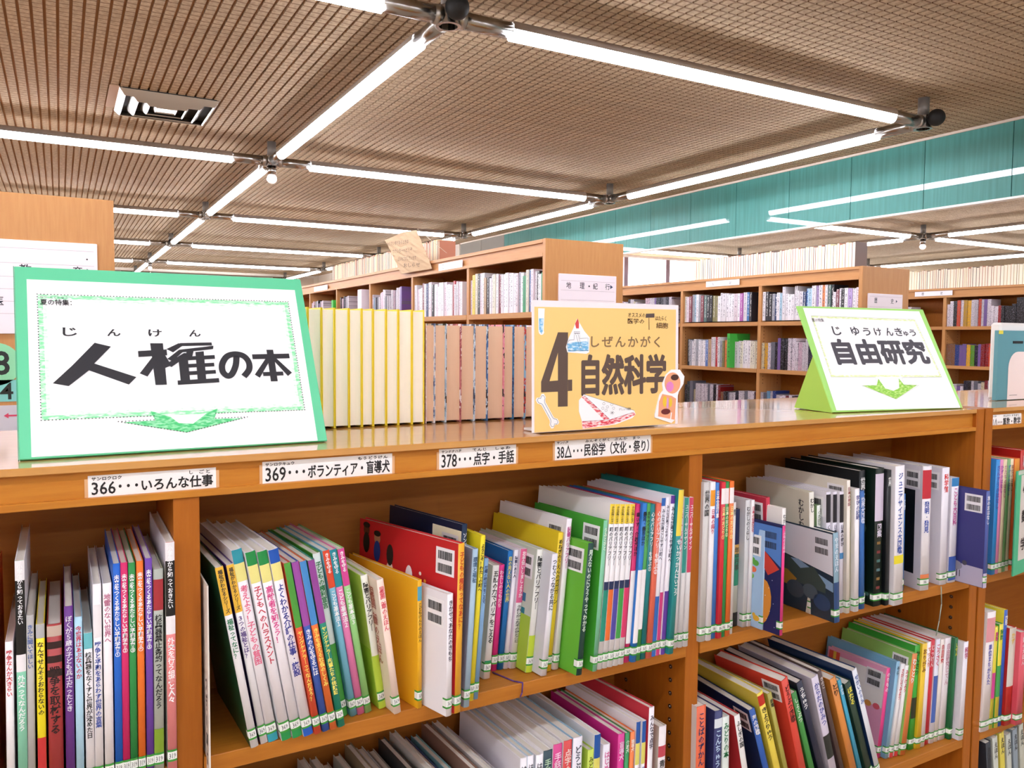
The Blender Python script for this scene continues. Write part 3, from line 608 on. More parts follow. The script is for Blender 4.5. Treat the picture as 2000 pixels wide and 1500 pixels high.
('b25', 'S', (0.476, 0.0429, 5.4, 5, 0.1934, 0.0132, None), 'f0ece8', 'f4f0ec', 'white book with black title and green dot', '五感の力でバリアをこえる', '282828', [(0.1, 0.16, '209060')], {}, 'twenty-fifth from left, upper shelf, middle bay', 'books on the upper shelf, middle bay'),
('b26', 'S', (0.5022, 0.0652, 4.683, 3.6263, 0.1857, 0.0105, None), 'd82878', 'e03088', 'magenta book', 'わたしのともだち', 'f8d0e0', [], {}, 'twenty-sixth from left, upper shelf, middle bay', 'books on the upper shelf, middle bay'),
('b27', 'S', (0.515, 0.065, 5.4349, 4.6458, 0.2085, 0.0103, None), '1868b0', '1870b8', 'strong blue book', '目の見えない人の世界', 'f0e060', [], {}, 'twenty-seventh from left, upper shelf, middle bay', 'books on the upper shelf, middle bay'),
('b28', 'S', (0.5249, 0.0633, 5.6569, 4.8257, 0.209, 0.0083, None), 'f0ecf4', 'f4f0f8', 'thin white book', '障害のある人', '404060', [], {}, 'twenty-eighth from left, upper shelf, middle bay', 'books on the upper shelf, middle bay'),
('b29', 'S', (0.5364, 0.0588, 5.9238, 4.9328, 0.2104, 0.0131, None), 'f0e0ec', 'f2eef0', 'white book with pink upper label', 'うれしかったそのひとこと', '404050', [(0.55, 1, 'e86898')], {'sub': 'お手伝いしましょうか'}, 'twenty-ninth from left, upper shelf, middle bay', 'books on the upper shelf, middle bay'),
('b30', 'S', (0.5523, 0.0312, 6.0382, 4.9766, 0.2136, 0.0133, None), 'd0d8c8', 'ecece4', 'white book with lime foot', '障害とバリアフリー', '202020', [(0, 0.3, 'c0d838')], {'side': [(0.0, 0.16, 0.0, 0.45, 'b8d840'), (0.02, 0.05, 0.55, 0.62, '2880a8'), (0.02, 0.05, 0.45, 0.5, '208090')], 'bar': 1}, 'thirtieth from left, upper shelf, middle bay', 'books on the upper shelf, middle bay'),
('b31', 'S', (0.5679, 0.0068, 5.9632, 4.9929, 0.2099, 0.0124, None), 'e0dee4', 'f0ecf4', 'white book with thin vertical title', 'つむぐつながる共に', '383848', [], {}, 'thirty-first from left, upper shelf, middle bay', 'books on the upper shelf, middle bay'),
('b32', 'S', (0.585, 0.0191, 5.9648, 7.017, 0.2422, 0.0111, None), 'e8c828', 'f0d030', 'yellow and black book', 'めねぎのうえんのガガガーン', '201808', [], {}, 'thirty-second from left, upper shelf, middle bay', 'books on the upper shelf, middle bay'),
('b33', 'S', (0.6001, 0.0195, 6.1325, 7.9924, 0.2641, 0.0119, None), 'f0ecf0', 'f4f0f4', 'white book with rainbow title', '読書バリアフリー', 'c04890', [], {'bar': 1}, 'thirty-third from left, upper shelf, middle bay', 'books on the upper shelf, middle bay'),
('b34', 'S', (0.6223, -0.02, 6.3027, 8.9906, 0.2276, 0.013, None), '68b838', '204840', 'green covered book with dark spine', '見えないのにどうやってわかる', 'e0f0e0', [], {'bar': 1, 'D': 0.16}, 'thirty-fourth from left, upper shelf, middle bay', 'books on the upper shelf, middle bay'),
('b35', 'S', (0.6559, -0.0189, 4.8, 8, 0.2636, 0.01, None), '48a838', '80c8a0', 'tall green covered book', 'うみとひと', 'f0f8e8', [], {'bar': 1, 'D': 0.19}, 'thirty-fifth from left, upper shelf, middle bay', 'books on the upper shelf, middle bay'),
('b36_0', 'S', (0.6681, -0.0165, 4.9411, 5.0, 0.2908, 0.0108, None), 'f2eeee', 'f2eef0', 'white book with yellow top and teal foot', '町のバリアフリー', '303038', [(0.88, 1, 'f8d840'), (0.48, 0.53, '203058'), (0.17, 0.48, '209078')], {'sub': 'みんなが過ごしやすい'}, 'thirty-sixth from left, upper shelf, middle bay', 'books on the upper shelf, middle bay'),
('b36_1', 'S', (0.6794, -0.0165, 4.8517, 5.0, 0.2897, 0.0108, None), 'f2eeee', 'f2eef0', 'white book with yellow top and orange foot', '町のバリアフリー', '303038', [(0.88, 1, 'f8d840'), (0.48, 0.53, '203058'), (0.17, 0.48, 'e87030')], {'sub': 'みんなが過ごしやすい'}, 'thirty-seventh from left, upper shelf, middle bay', 'books on the upper shelf, middle bay'),
('b36_2', 'S', (0.6911, -0.0166, 4.6962, 5.0, 0.2886, 0.0109, None), 'f2eeee', 'f2eef0', 'white book with yellow top and violet foot', '町のバリアフリー', '303038', [(0.88, 1, 'f8d840'), (0.48, 0.53, '203058'), (0.17, 0.48, '5048a0')], {'sub': 'みんなが過ごしやすい'}, 'thirty-eighth from left, upper shelf, middle bay', 'books on the upper shelf, middle bay'),
('b36_3', 'S', (0.703, -0.0167, 4.5254, 5.0, 0.2876, 0.011, None), 'f2eeee', 'f2eef0', 'white book with yellow top and green foot', '町のバリアフリー', '303038', [(0.88, 1, 'f8d840'), (0.48, 0.53, '203058'), (0.17, 0.48, '40a048')], {'sub': 'みんなが過ごしやすい'}, 'thirty-ninth from left, upper shelf, middle bay', 'books on the upper shelf, middle bay'),
('b36_4', 'S', (0.7148, -0.0167, 4.3857, 5.0, 0.2865, 0.0111, None), 'f2eeee', 'f2eef0', 'white book with yellow top and crimson foot', '町のバリアフリー', '303038', [(0.88, 1, 'f8d840'), (0.48, 0.53, '203058'), (0.17, 0.48, 'd83868')], {'sub': 'みんなが過ごしやすい'}, 'fortieth from left, upper shelf, middle bay', 'books on the upper shelf, middle bay'),
('b41', 'S', (0.7287, -0.0145, 4.407, 5.0, 0.2845, 0.0112, None), 'd82868', 'd83070', 'crimson book with white middle', '車いす・介助犬ほか', '281820', [(0.12, 0.58, 'f2eef0')], {}, 'forty-first from left, upper shelf, middle bay', 'books on the upper shelf, middle bay'),
('b42', 'S', (0.741, -0.0192, 4.2991, 5.0, 0.2859, 0.0113, None), '2878c8', '2878c8', 'blue book with white middle', '義足・義手ほか', '182028', [(0.12, 0.58, 'f2eef0')], {}, 'forty-second from left, upper shelf, middle bay', 'books on the upper shelf, middle bay'),
('b43', 'S', (0.7519, -0.0176, 4.1499, 5.0, 0.2845, 0.0092, None), '48a050', '48a050', 'green book with white middle', 'まちのバリアフリー', '182818', [(0.2, 0.58, 'f2eef0')], {}, 'forty-third from left, upper shelf, middle bay', 'books on the upper shelf, middle bay'),
('b44', 'S', (0.7639, -0.0167, 3.8037, 5.0, 0.2817, 0.0115, None), '147c7c', '147c80', 'dark teal book', '心のバリアフリーを学ぶ①', 'f0f8f8', [], {}, 'forty-fourth from left, upper shelf, middle bay', 'books on the upper shelf, middle bay'),
('b45', 'S', (0.7764, -0.0186, 3.7403, 5.0, 0.2825, 0.0123, None), 'e06850', 'e46c54', 'salmon red book', '心のバリアフリーを学ぶ②', 'ffffff', [], {}, 'forty-fifth from left, upper shelf, middle bay', 'books on the upper shelf, middle bay'),
('b46', 'S', (0.7887, -0.0157, 3.7823, 5.1359, 0.2906, 0.01, None), 'f0ecf4', 'f4f0f8', 'white book with blue foot', 'みんなが過ごしやすい町へ', '303048', [(0, 0.38, '3068b8'), (0.95, 1, '3068b8')], {}, 'forty-sixth from left, upper shelf, middle bay', 'books on the upper shelf, middle bay'),
('b47', 'S', (0.7987, -0.0154, 3.781, 5.2982, 0.2911, 0.0085, None), 'f0ecf4', 'f4f0f8', 'white book with magenta foot', 'みんなが過ごしやすい', '303048', [(0, 0.4, 'c83878')], {}, 'forty-seventh from left, upper shelf, middle bay', 'books on the upper shelf, middle bay'),
('b48', 'S', (0.8097, -0.0166, 3.8173, 5.5494, 0.2933, 0.0109, None), 'f0ecf4', 'f4f0f8', 'white book with purple foot', 'みんなが過ごしやすい町へ', '303048', [(0, 0.4, '603898'), (0.95, 1, '603898')], {}, 'forty-eighth from left, upper shelf, middle bay', 'books on the upper shelf, middle bay'),
('b49', 'S', (0.8239, -0.0221, 3.8193, 5.9165, 0.3034, 0.0134, 0.213), '208888', '249090', 'teal book with yellow upper label', 'せいかつかんにいこう', 'ffffff', [(0.72, 1, 'f4dc50')], {}, 'forty-ninth from left, upper shelf, middle bay', 'books on the upper shelf, middle bay'),
('b50', 'S', (0.8483, -0.0044, 2.2595, 5.0, 0.2842, 0.0114, None), 'f0ecec', 'f2eef0', 'white book with pale pink upper spine', 'ユニバーサルデザイン', 'c83060', [], {}, 'fiftieth from left, upper shelf, middle bay', 'books on the upper shelf, middle bay'),
('b51', 'S', (0.8614, -0.0056, 1.8719, 5.0, 0.2836, 0.0107, None), 'f0ecec', 'f2eef0', 'white book with green upper spine', 'ユニバーサルデザイン', 'ffffff', [(0.5, 1, '30988c')], {}, 'fifty-first from left, upper shelf, middle bay', 'books on the upper shelf, middle bay'),
('b52', 'S', (0.8737, -0.0068, 1.5686, 5.0, 0.283, 0.0108, None), 'f0ecec', 'f2eef0', 'white book with crimson upper spine', 'ユニバーサルデザイン', 'ffffff', [(0.5, 1, 'd84868')], {}, 'fifty-second from left, upper shelf, middle bay', 'books on the upper shelf, middle bay'),
('c1', 'S', (0.9186, -0.0025, 0.6724, 3.0, 0.308, 0.016, None), 'c8c4c0', 'd0ccc8', 'light grey book', '世界の国', '383838', [], {}, 'first from left, upper shelf, right bay', 'books on the upper shelf, right bay'),
('c2', 'S', (0.9332, -0.0048, 0.6276, 3.0, 0.3074, 0.0123, None), 'f2eef0', 'f4f0f4', 'white book with orange label', '日本の祭り', 'c84860', [(0.85, 0.95, 'f0a030')], {}, 'second from left, upper shelf, right bay', 'books on the upper shelf, right bay'),
('c3', 'S', (0.9479, -0.0012, 0.5409, 3.0, 0.304, 0.0114, None), '3878c8', '3c80d0', 'blue book with pink lettering', '日本全国行事', 'ffffff', [], {}, 'third from left, upper shelf, right bay', 'books on the upper shelf, right bay'),
('c4', 'S', (0.9597, -0.0057, 0.5798, 3.0, 0.3054, 0.0114, None), 'd82838', 'dc2c3c', 'red book with white oval', '日本のおどり①', 'f8e8a0', [(0.86, 0.96, 'f8f0f0')], {}, 'fourth from left, upper shelf, right bay', 'books on the upper shelf, right bay'),
('c5', 'S', (0.9708, -0.0036, 0.6206, 3.0, 0.3046, 0.0107, None), '289048', '2c9850', 'green book with white oval', '日本のおどり②', 'f0f8d0', [(0.86, 0.96, 'f8f0f0')], {}, 'fifth from left, upper shelf, right bay', 'books on the upper shelf, right bay'),
('c6', 'S', (0.9822, -0.0046, 0.6587, 3.0, 0.3048, 0.0117, None), 'f07028', 'f07830', 'orange book with white oval', '日本のおどり③', 'fff0a0', [(0.86, 0.96, 'f8f0f0')], {}, 'sixth from left, upper shelf, right bay', 'books on the upper shelf, right bay'),
('c7', 'S', (0.9964, 0.0008, 0.5, 3, 0.2614, 0.008, None), 'e0dcd8', 'e4e0dc', 'thin mottled white book', '祝日', '404040', [], {}, 'seventh from left, upper shelf, right bay', 'books on the upper shelf, right bay'),
('c8', 'S', (1.0336, 0.029, 0.102, 2.9127, 0.2392, 0.0155, None), '181c20', 'c8ccc0', 'book with navy, green and white bands', '年中行事', '404840', [(0.7, 1, '202858'), (0.62, 0.7, 'e0b060'), (0.35, 0.62, '289070'), (0, 0.12, '181818')], {}, 'eighth from left, upper shelf, right bay', 'books on the upper shelf, right bay'),
('c9', 'S', (1.0484, 0.0158, 0.2863, 2.8282, 0.2584, 0.0125, None), 'd8d8dc', 'e0e0e0', 'pale grey book', 'むかしのくらし', '484848', [], {}, 'ninth from left, upper shelf, right bay', 'books on the upper shelf, right bay'),
('c10', 'S', (1.0597, 0.0139, 0.5167, 2.6872, 0.2576, 0.0096, None), 'f0ecf0', 'f4f0f0', 'white book with pink title', '日本の伝統文化', 'c85060', [], {}, 'tenth from left, upper shelf, right bay', 'books on the upper shelf, right bay'),
('c11', 'S', (1.0701, -0.0128, 0.695, 2.5719, 0.2001, 0.0087, None), 'a8c8e8', 'b0d0ec', 'light blue book with animal cover', 'どうぶつ', 'c04060', [], {'D': 0.19, 'animals': 1, 'bar': 1}, 'eleventh from left, upper shelf, right bay', 'books on the upper shelf, right bay'),
('c12', 'S', (1.078, -0.0518, 0.1, 6, 0.2177, 0.0091, None), '182058', 'e83888', 'pink spined book with night sky cover', 'ふねのえほん', 'f8d8f0', [], {'night': 1, 'bar': 1, 'D': 0.22}, 'twelfth from left, upper shelf, right bay', 'books on the upper shelf, right bay'),
('c14', 'S', (1.0945, -0.035, 0.4, 3, 0.247, 0.0109, None), 'f0ece8', 'f0ece8', 'white book with green foot', 'むかしばなし', '383838', [(0, 0.04, '208048')], {}, 'thirteenth from left, upper shelf, right bay', 'books on the upper shelf, right bay'),
('c13', 'S', (1.106, 0.004, -3.2, 4, 0.2622, 0.012, None), 'b82840', 'c83048', 'crimson framed book with white panel', 'おまつり', 'f8e0e0', [], {'side': [(0.012, 0.12, 0.3, 0.93, 'e8e4e8')], 'bar': 1, 'D': 0.19}, 'fourteenth from left, upper shelf, right bay', 'books on the upper shelf, right bay'),
('c15', 'S', (1.195, 0.0571, -1.9, -2, 0.2169, 0.0102, None), 'd8e4f0', 'e0ecf4', 'white book with blue dots', 'ことばあそび', '3870a8', [], {}, 'fifteenth from left, upper shelf, right bay', 'books on the upper shelf, right bay'),
('c18', 'S', (1.2345, 0.0044, -2.8, -6.3, 0.261, 0.0129, 0.216), 'e0dcc8', 'e8e4d8', 'cream book with black cover lettering', 'むかし', '383830', [], {'D': 0.2, 'cover': 'むかしむかし'}, 'sixteenth from left, upper shelf, right bay', 'books on the upper shelf, right bay'),
('c16', 'S', (1.236, -0.0559, -3.8, -1, 0.1883, 0.0155, None), '243848', '88a8b8', 'book with painted mountain cover', 'やまのえほん', 'e0e8f0', [(0, 0.45, '284878')], {'mount': 1, 'D': 0.19, 'bar': 3}, 'seventeenth from left, upper shelf, right bay', 'books on the upper shelf, right bay'),
('c17', 'S', (1.2516, 0.0022, -2.5, -4, 0.232, 0.0102, None), '88a878', 'e0e4dc', 'book with green plant cover', 'くさばな', '486040', [], {'D': 0.19, 'plant': 1}, 'eighteenth from left, upper shelf, right bay', 'books on the upper shelf, right bay'),
('c19', 'S', (1.2669, -0.0077, -1.9369, -1.8917, 0.2606, 0.0132, None), 'e8e4ec', 'e8e4f0', 'white book with black top label', 'くらしのなかの', '3c3c50', [(0.75, 0.98, '202028')], {'bar': 1}, 'nineteenth from left, upper shelf, right bay', 'books on the upper shelf, right bay'),
('c20', 'S', (1.2802, -0.0137, -2.0116, -1.7809, 0.2607, 0.0119, None), 'ecE8f0', 'e8e4f0', 'white book with dark label, slightly worn', '日本の伝統食', '3c3c50', [(0.75, 0.98, '202028')], {}, 'twentieth from left, upper shelf, right bay', 'books on the upper shelf, right bay'),
('c21', 'S', (1.293, -0.0206, -2.1187, -1.6763, 0.2608, 0.0119, None), 'ecE8f0', 'e8e4f0', 'white book with dark label and blue dot', '日本の遊び', '3c3c50', [(0.75, 0.98, '202028'), (0.45, 0.5, '5090c8')], {}, 'twenty-first from left, upper shelf, right bay', 'books on the upper shelf, right bay'),
('c22', 'S', (1.3044, -0.0286, -2.1798, -1.6341, 0.2857, 0.0104, 0.232), 'e8e0d0', 'f0e8dc', 'tall cream book', '日本の神話', 'a05858', [], {'bar': 1}, 'twenty-second from left, upper shelf, right bay', 'books on the upper shelf, right bay'),
('c23', 'S', (1.3162, -0.02, -2.1738, -1.6521, 0.2594, 0.0125, None), '989048', 'a09850', 'olive green book', 'こよみ', 'e8e4c0', [], {}, 'twenty-third from left, upper shelf, right bay', 'books on the upper shelf, right bay'),
('c24', 'S', (1.3294, -0.03, -1.9792, -1.7649, 0.2657, 0.0139, None), 'f0ecf0', 'f4f0f4', 'white book with small blue title', '学びの記録', '485090', [], {}, 'twenty-fourth from left, upper shelf, right bay', 'books on the upper shelf, right bay'),
('c25', 'S', (1.3545, -0.0254, -2.7, -2, 0.2583, 0.0147, None), '2860a8', '3068b0', 'medium blue book', '世界大図鑑', 'e0e8f8', [], {}, 'twenty-fifth from left, upper shelf, right bay', 'books on the upper shelf, right bay'),
('c26', 'S', (1.377, -0.0078, -2.5, -2, 0.298, 0.019, None), '101418', '181c20', 'tall black book with white lettering', '世界の絵本', 'f0f0f0', [], {}, 'twenty-sixth from left, upper shelf, right bay', 'books on the upper shelf, right bay'),
('c27', 'S', (1.4016, -0.0274, -1.1173, -2.7606, 0.3038, 0.026, 0.224), '0c2018', '18241c', 'thick black book with botanical decoration', '図案', 'e0d8e8', [(0.62, 0.96, 'd8cce0')], {'botanic': 1, 'D': 0.21}, 'twenty-seventh from left, upper shelf, right bay', 'books on the upper shelf, right bay'),
('c28', 'S', (1.4238, -0.0348, -1.262, -2.1905, 0.2991, 0.0131, None), '101418', '181c20', 'thin black book', '世界', 'f0f0f0', [], {}, 'twenty-eighth from left, upper shelf, right bay', 'books on the upper shelf, right bay'),
('c29', 'S', (1.4476, -0.0453, -1.6206, -2.0489, 0.3083, 0.0303, None), 'ece8ec', 'f4f0f4', 'thick white book with blue and red title', 'ジュニアサイエンス大図鑑', '2850a8', [(0.3, 0.36, 'f0e030')], {}, 'twenty-ninth from left, upper shelf, right bay', 'books on the upper shelf, right bay'),
('c30', 'S', (1.4855, 0.0022, -1.5, -2, 0.25, 0.0203, None), 'e8f0f4', 'e8eef4', 'white book with orange title', '科学のふしぎ', 'f06020', [(0.0, 0.25, '203c80'), (0.86, 1, '2050a0')], {}, 'thirtieth from left, upper shelf, right bay', 'books on the upper shelf, right bay'),
('c31', 'S', (1.5439, 0.014, -1.2, -2, 0.2271, 0.0164, None), '2468b8', '2c70bc', 'blue book', '生物', 'e8f0f8', [], {}, 'thirty-first from left, upper shelf, right bay', 'books on the upper shelf, right bay'),
('c32', 'S', (1.5969, -0.0077, -0.8, -10, 0.2908, 0.0258, 0.234), 'e4e0e8', 'f4f0f4', 'thick white book with black cover panel', '発明・発見', '2048a8', [(0.74, 0.97, 'c83040'), (0.08, 0.13, 'e08050')], {'side': [(0.02, 0.15, 0.12, 0.8, '14181c')], 'bar': 1, 'D': 0.22}, 'thirty-second from left, upper shelf, right bay', 'books on the upper shelf, right bay'),
('c33', 'S', (1.6777, -0.0016, -0.8692, -3.8177, 0.2805, 0.0258, None), 'e0dce4', 'f0ecf4', 'thick white book with red title', '科学館', 'e03028', [], {'bar': 1}, 'thirty-third from left, upper shelf, right bay', 'books on the upper shelf, right bay'),
('c34', 'S', (1.7144, 0.0, 0.0867, -1.0537, 0.2534, 0.0275, None), 'f0ecf4', 'f0ecf4', 'white book with magenta title and blue foot', 'こども大百科', 'd04898', [(0.02, 0.25, '4060b0'), (0.92, 1, '3888c8')], {}, 'thirty-fourth from left, upper shelf, right bay', 'books on the upper shelf, right bay'),
('c35', 'S', (1.7417, -0.0636, -0.2175, 0.2714, 0.2301, 0.0145, None), '3c3c80', '4858a0', 'blue book with sheep drawing', '羊のおはなし', 'f0f0f8', [(0, 0.15, 'c8c0d8')], {'sheep': 1, 'bar': 1, 'D': 0.2}, 'thirty-fifth from left, upper shelf, right bay', 'books on the upper shelf, right bay'),
('d0', 'S', (1.868, -0.0105, 0.6744, 0.0, 0.2876, 0.0174, None), '2888d8', '3090d8', 'bright blue series volume', 'さんすうのはなし', '6050b0', [], {}, 'first from left, upper shelf, far right bay', 'books on the upper shelf, far right bay'),
('d1', 'S', (1.8843, -0.0097, 0.7256, 0.0, 0.2869, 0.0148, None), 'e888b8', 'e890bc', 'pink series volume', 'かずのはなし', 'a048a0', [], {}, 'second from left, upper shelf, far right bay', 'books on the upper shelf, far right bay'),
('d2', 'S', (1.9007, -0.0089, 1.0, 0.0, 0.2861, 0.0151, None), 'f0d8b0', 'f0dcb8', 'cream series volume', 'かたちのはなし', 'c07888', [], {}, 'third from left, upper shelf, far right bay', 'books on the upper shelf, far right bay'),
('d3', 'S', (1.9173, -0.0082, 1.2, 0.0, 0.2854, 0.0143, None), '78a868', '80b070', 'sage green series volume', 'ずけいのはなし', '4880b0', [], {}, 'fourth from left, upper shelf, far right bay', 'books on the upper shelf, far right bay'),
('d4', 'S', (1.9324, -0.0074, 1.0782, 0.0, 0.2847, 0.0144, None), 'f0e0b8', 'f0e0bc', 'pale yellow series volume', '単位のはなし', 'b07850', [], {}, 'fifth from left, upper shelf, far right bay', 'books on the upper shelf, far right bay'),
('d5', 'S', (1.9584, -0.0097, -0.4782, 0.0, 0.2847, 0.0223, None), 'f07038', 'f47c40', 'orange series volume', '数のふしぎ', '8050a8', [(0.75, 1, 'f8a048')], {}, 'sixth from left, upper shelf, far right bay', 'books on the upper shelf, far right bay'),
('d6', 'S', (2.022, 0.01, 0, 0, 0.3, 0.03, None), 'c82820', 'c83028', 'tall red book', '百科', 'f0e0e0', [], {'D': 0.19}, 'seventh from left, upper shelf, far right bay', 'books on the upper shelf, far right bay'),
('e1', 'L', (0.9146, -0.01, -0.2, 0, 0.2823, 0.0235, None), 'd8d0cc', 'e86840', 'book with orange and blue spine', 'ことばのずかん', '203060', [(0, 0.45, '3c88d0')], {}, 'first from left, lower shelf, right bay', 'books on the lower shelf, right bay'),
('e2', 'L', (0.9555, -0.01, 0.7, 0, 0.2631, 0.0201, None), '28285c', '2c3068', 'navy book with white circle', 'こんちゅう', 'c0d8f0', [(0.87, 0.94, 'e0e8f0')], {}, 'second from left, lower shelf, right bay', 'books on the lower shelf, right bay'),
('e3', 'L', (0.9825, -0.01, -1.1, 0, 0.2465, 0.0183, None), 'e0e4e0', 'dce4dc', 'white book with green lettering', 'みどりの本', '287848', [], {}, 'third from left, lower shelf, right bay', 'books on the lower shelf, right bay'),
('e4', 'L', (1.0601, -0.01, -12.4, 0, 0.2469, 0.0148, None), 'b82830', 'e8e4e0', 'white spined book with red cover', 'ふしぎの国', '282828', [], {}, 'fourth from left, lower shelf, right bay', 'books on the lower shelf, right bay'),
('e5', 'L', (1.1282, -0.01, -17.551, -3.3222, 0.2526, 0.0147, 0.201), '14305c', '2858a8', 'dark blue book with barcode', '海の図鑑', 'f0f0f0', [], {'bar': 1}, 'fifth from left, lower shelf, right bay', 'books on the lower shelf, right bay'),
('e6', 'L', (1.1576, -0.01, -18.0108, -0.2607, 0.287, 0.0165, None), 'e8d048', 'ecd450', 'yellow book with red crest', 'きょうりゅう', '303020', [(0.9, 0.98, 'c83020')], {}, 'sixth from left, lower shelf, right bay', 'books on the lower shelf, right bay'),
('e7', 'L', (1.18, -0.01, -17.9638, 1.6547, 0.2822, 0.0118, None), 'a89c40', 'a8a048', 'olive book', '恐竜', '282820', [], {}, 'seventh from left, lower shelf, right bay', 'books on the lower shelf, right bay'),
('e8', 'L', (1.2243, -0.01, -18.9744, 7.0282, 0.31, 0.0212, 0.171), 'd84030', 'dc4838', 'wide red leaning book', 'どうぶつ図鑑', '401010', [], {'bar': 1}, 'eighth from left, lower shelf, right bay', 'books on the lower shelf, right bay'),
('e9', 'L', (1.2548, -0.01, -19.2, 0, 0.2666, 0.015, None), '388838', '409040', 'green leaning book', 'しょくぶつ', 'e8f0e0', [], {'bar': 1}, 'ninth from left, lower shelf, right bay', 'books on the lower shelf, right bay'),
('e10', 'L', (1.2826, -0.01, -20.2, 0, 0.2894, 0.0169, None), '14182c', '1c2038', 'black leaning book', 'うちゅう', 'f0f0f0', [], {}, 'tenth from left, lower shelf, right bay', 'books on the lower shelf, right bay'),
('e11', 'L', (1.3134, -0.01, -17.2289, 0.0, 0.2853, 0.0204, None), 'd8d0dc', 'dcd4e4', 'lilac white leaning book', 'からだのひみつ', '5058a8', [(0.3, 0.5, '282c28')], {}, 'eleventh from left, lower shelf, right bay', 'books on the lower shelf, right bay'),
('e12', 'L', (1.3436, -0.01, -19.5711, 0.0, 0.3008, 0.012, None), '483430', '503c38', 'thin dark brown leaning book', 'きのこ', 'd8c8c0', [], {}, 'twelfth from left, lower shelf, right bay', 'books on the lower shelf, right bay'),
('e13', 'L', (1.3771, -0.01, -19.6054, 0.3603, 0.2739, 0.019, None), 'd88838', 'dc8c40', 'orange leaning book', 'とり', '503018', [], {}, 'thirteenth from left, lower shelf, right bay', 'books on the lower shelf, right bay'),
('e14', 'L', (1.3989, -0.01, -20.4191, 0.8812, 0.2686, 0.0105, None), '3898b8', '40a0c0', 'thin turquoise leaning book', 'さかな', 'e8f4f8', [], {}, 'fourteenth from left, lower shelf, right bay', 'books on the lower shelf, right bay'),
('e15', 'L', (1.4254, -0.01, -21.6303, 2.0258, 0.2582, 0.019, None), '203828', '243c2c', 'dark green leaning book', 'ほたる', 'f0e850', [], {}, 'fifteenth from left, lower shelf, right bay', 'books on the lower shelf, right bay'),
('e16', 'L', (1.4529, -0.01, -21.9452, 3.9328, 0.2881, 0.0164, 0.225), '183460', 'e8ecf4', 'tall navy leaning book with white spine', 'せかいのうみ', '3858a0', [], {}, 'sixteenth from left, lower shelf, right bay', 'books on the lower shelf, right bay'),
('e17', 'L', (1.5191, 0.04, 7.8549, 2.4063, 0.2122, 0.0147, 0.152), 'f0a8c8', 'f04890', 'pink book with animal card cover', 'のりもの', 'fff0f8', [], {'pink': 1, 'bar': 1, 'D': 0.16}, 'seventeenth from left, lower shelf, right bay', 'books on the lower shelf, right bay'),
('e18', 'L', (1.5336, 0.0294, 8.5358, 1.8907, 0.2288, 0.0131, 0.185), '78b0d0', '90c0dc', 'light blue book', 'そら', '405060', [], {'D': 0.2}, 'eighteenth from left, lower shelf, right bay', 'books on the lower shelf, right bay'),
('e19', 'L', (1.5474, 0.027, 8.8042, 1.0671, 0.2215, 0.0136, None), 'f0ecec', 'f4f0f0', 'white book with red title', 'さがしてみよう', 'c83040', [(0, 0.12, 'd04040')], {}, 'nineteenth from left, lower shelf, right bay', 'books on the lower shelf, right bay'),
('e20', 'L', (1.563, 0.0257, 8.4187, 0.0121, 0.2157, 0.0137, None), 'f0ecec', 'f4f0f0', 'thin white book with red foot', 'みつけよう', 'c83040', [(0, 0.1, 'c83838')], {}, 'twentieth from left, lower shelf, right bay', 'books on the lower shelf, right bay'),
('e21', 'L', (1.5819, 0.0209, 7.8323, -0.5227, 0.242, 0.0189, 0.197), '98c868', 'e88848', 'orange spined book with light green cover', 'むしとり', 'ffffff', [], {'bar': 1}, 'twenty-first from left, lower shelf, right bay', 'books on the lower shelf, right bay'),
('e22', 'L', (1.6242, 0.0284, 2.8128, -0.0339, 0.2545, 0.0198, None), '38a838', '40b040', 'bright green book', 'かんさつ', '102810', [(0.3, 0.5, '283020')], {}, 'twenty-second from left, lower shelf, right bay', 'books on the lower shelf, right bay'),
('e23', 'L', (1.6438, 0.0231, 2.8, -0.0109, 0.2573, 0.0187, None), 'f0c830', 'f4cc38', 'golden yellow book', 'おりがみ', '784010', [], {}, 'twenty-third from left, lower shelf, right bay', 'books on the lower shelf, right bay'),
('e24', 'L', (1.6621, 0.0237, 2.5943, 0.0507, 0.2573, 0.0154, None), 'f0e8e8', 'f4ecec', 'white book with orange title', 'てづくり', 'd06030', [], {}, 'twenty-fourth from left, lower shelf, right bay', 'books on the lower shelf, right bay'),
('e25', 'L', (1.679, 0.0258, 2.7224, 0.1964, 0.2593, 0.0174, None), 'c82030', 'd02838', 'red book with yellow foot', 'じっけん', 'f8e0e0', [], {}, 'twenty-fifth from left, lower shelf, right bay', 'books on the lower shelf, right bay'),
('e26', 'L', (1.6973, 0.0235, 2.7338, 0.4834, 0.2578, 0.017, None), 'f0ecf4', 'e8e8f4', 'white book with blue lower half', 'こうさく', 'd03048', [(0.2, 0.65, '4868b8')], {}, 'twenty-sixth from left, lower shelf, right bay', 'books on the lower shelf, right bay'),
('e27', 'L', (1.7149, 0.0233, 2.7916, 0.8324, 0.2548, 0.0151, None), 'f0e8dc', 'f0e8e0', 'cream book with red lettering', '自由研究', 'c82830', [], {}, 'twenty-seventh from left, lower shelf, right bay', 'books on the lower shelf, right bay'),
('e28', 'L', (1.7359, 0.022, 2.7468, 0.8941, 0.2546, 0.0254, 0.213), 'e8e0e4', 'ecE4e8', 'thick pale pink book', '自由研究じてん', 'c890a0', [], {}, 'twenty-eighth from left, lower shelf, right bay', 'books on the lower shelf, right bay'),
('e29', 'L', (1.7568, 0.0134, 2.4369, 0.8482, 0.2539, 0.0135, None), '186838', '187040', 'dark green book with yellow title', 'しぜん', 'f0e840', [], {}, 'twenty-ninth from left, lower shelf, right bay', 'books on the lower shelf, right bay'),
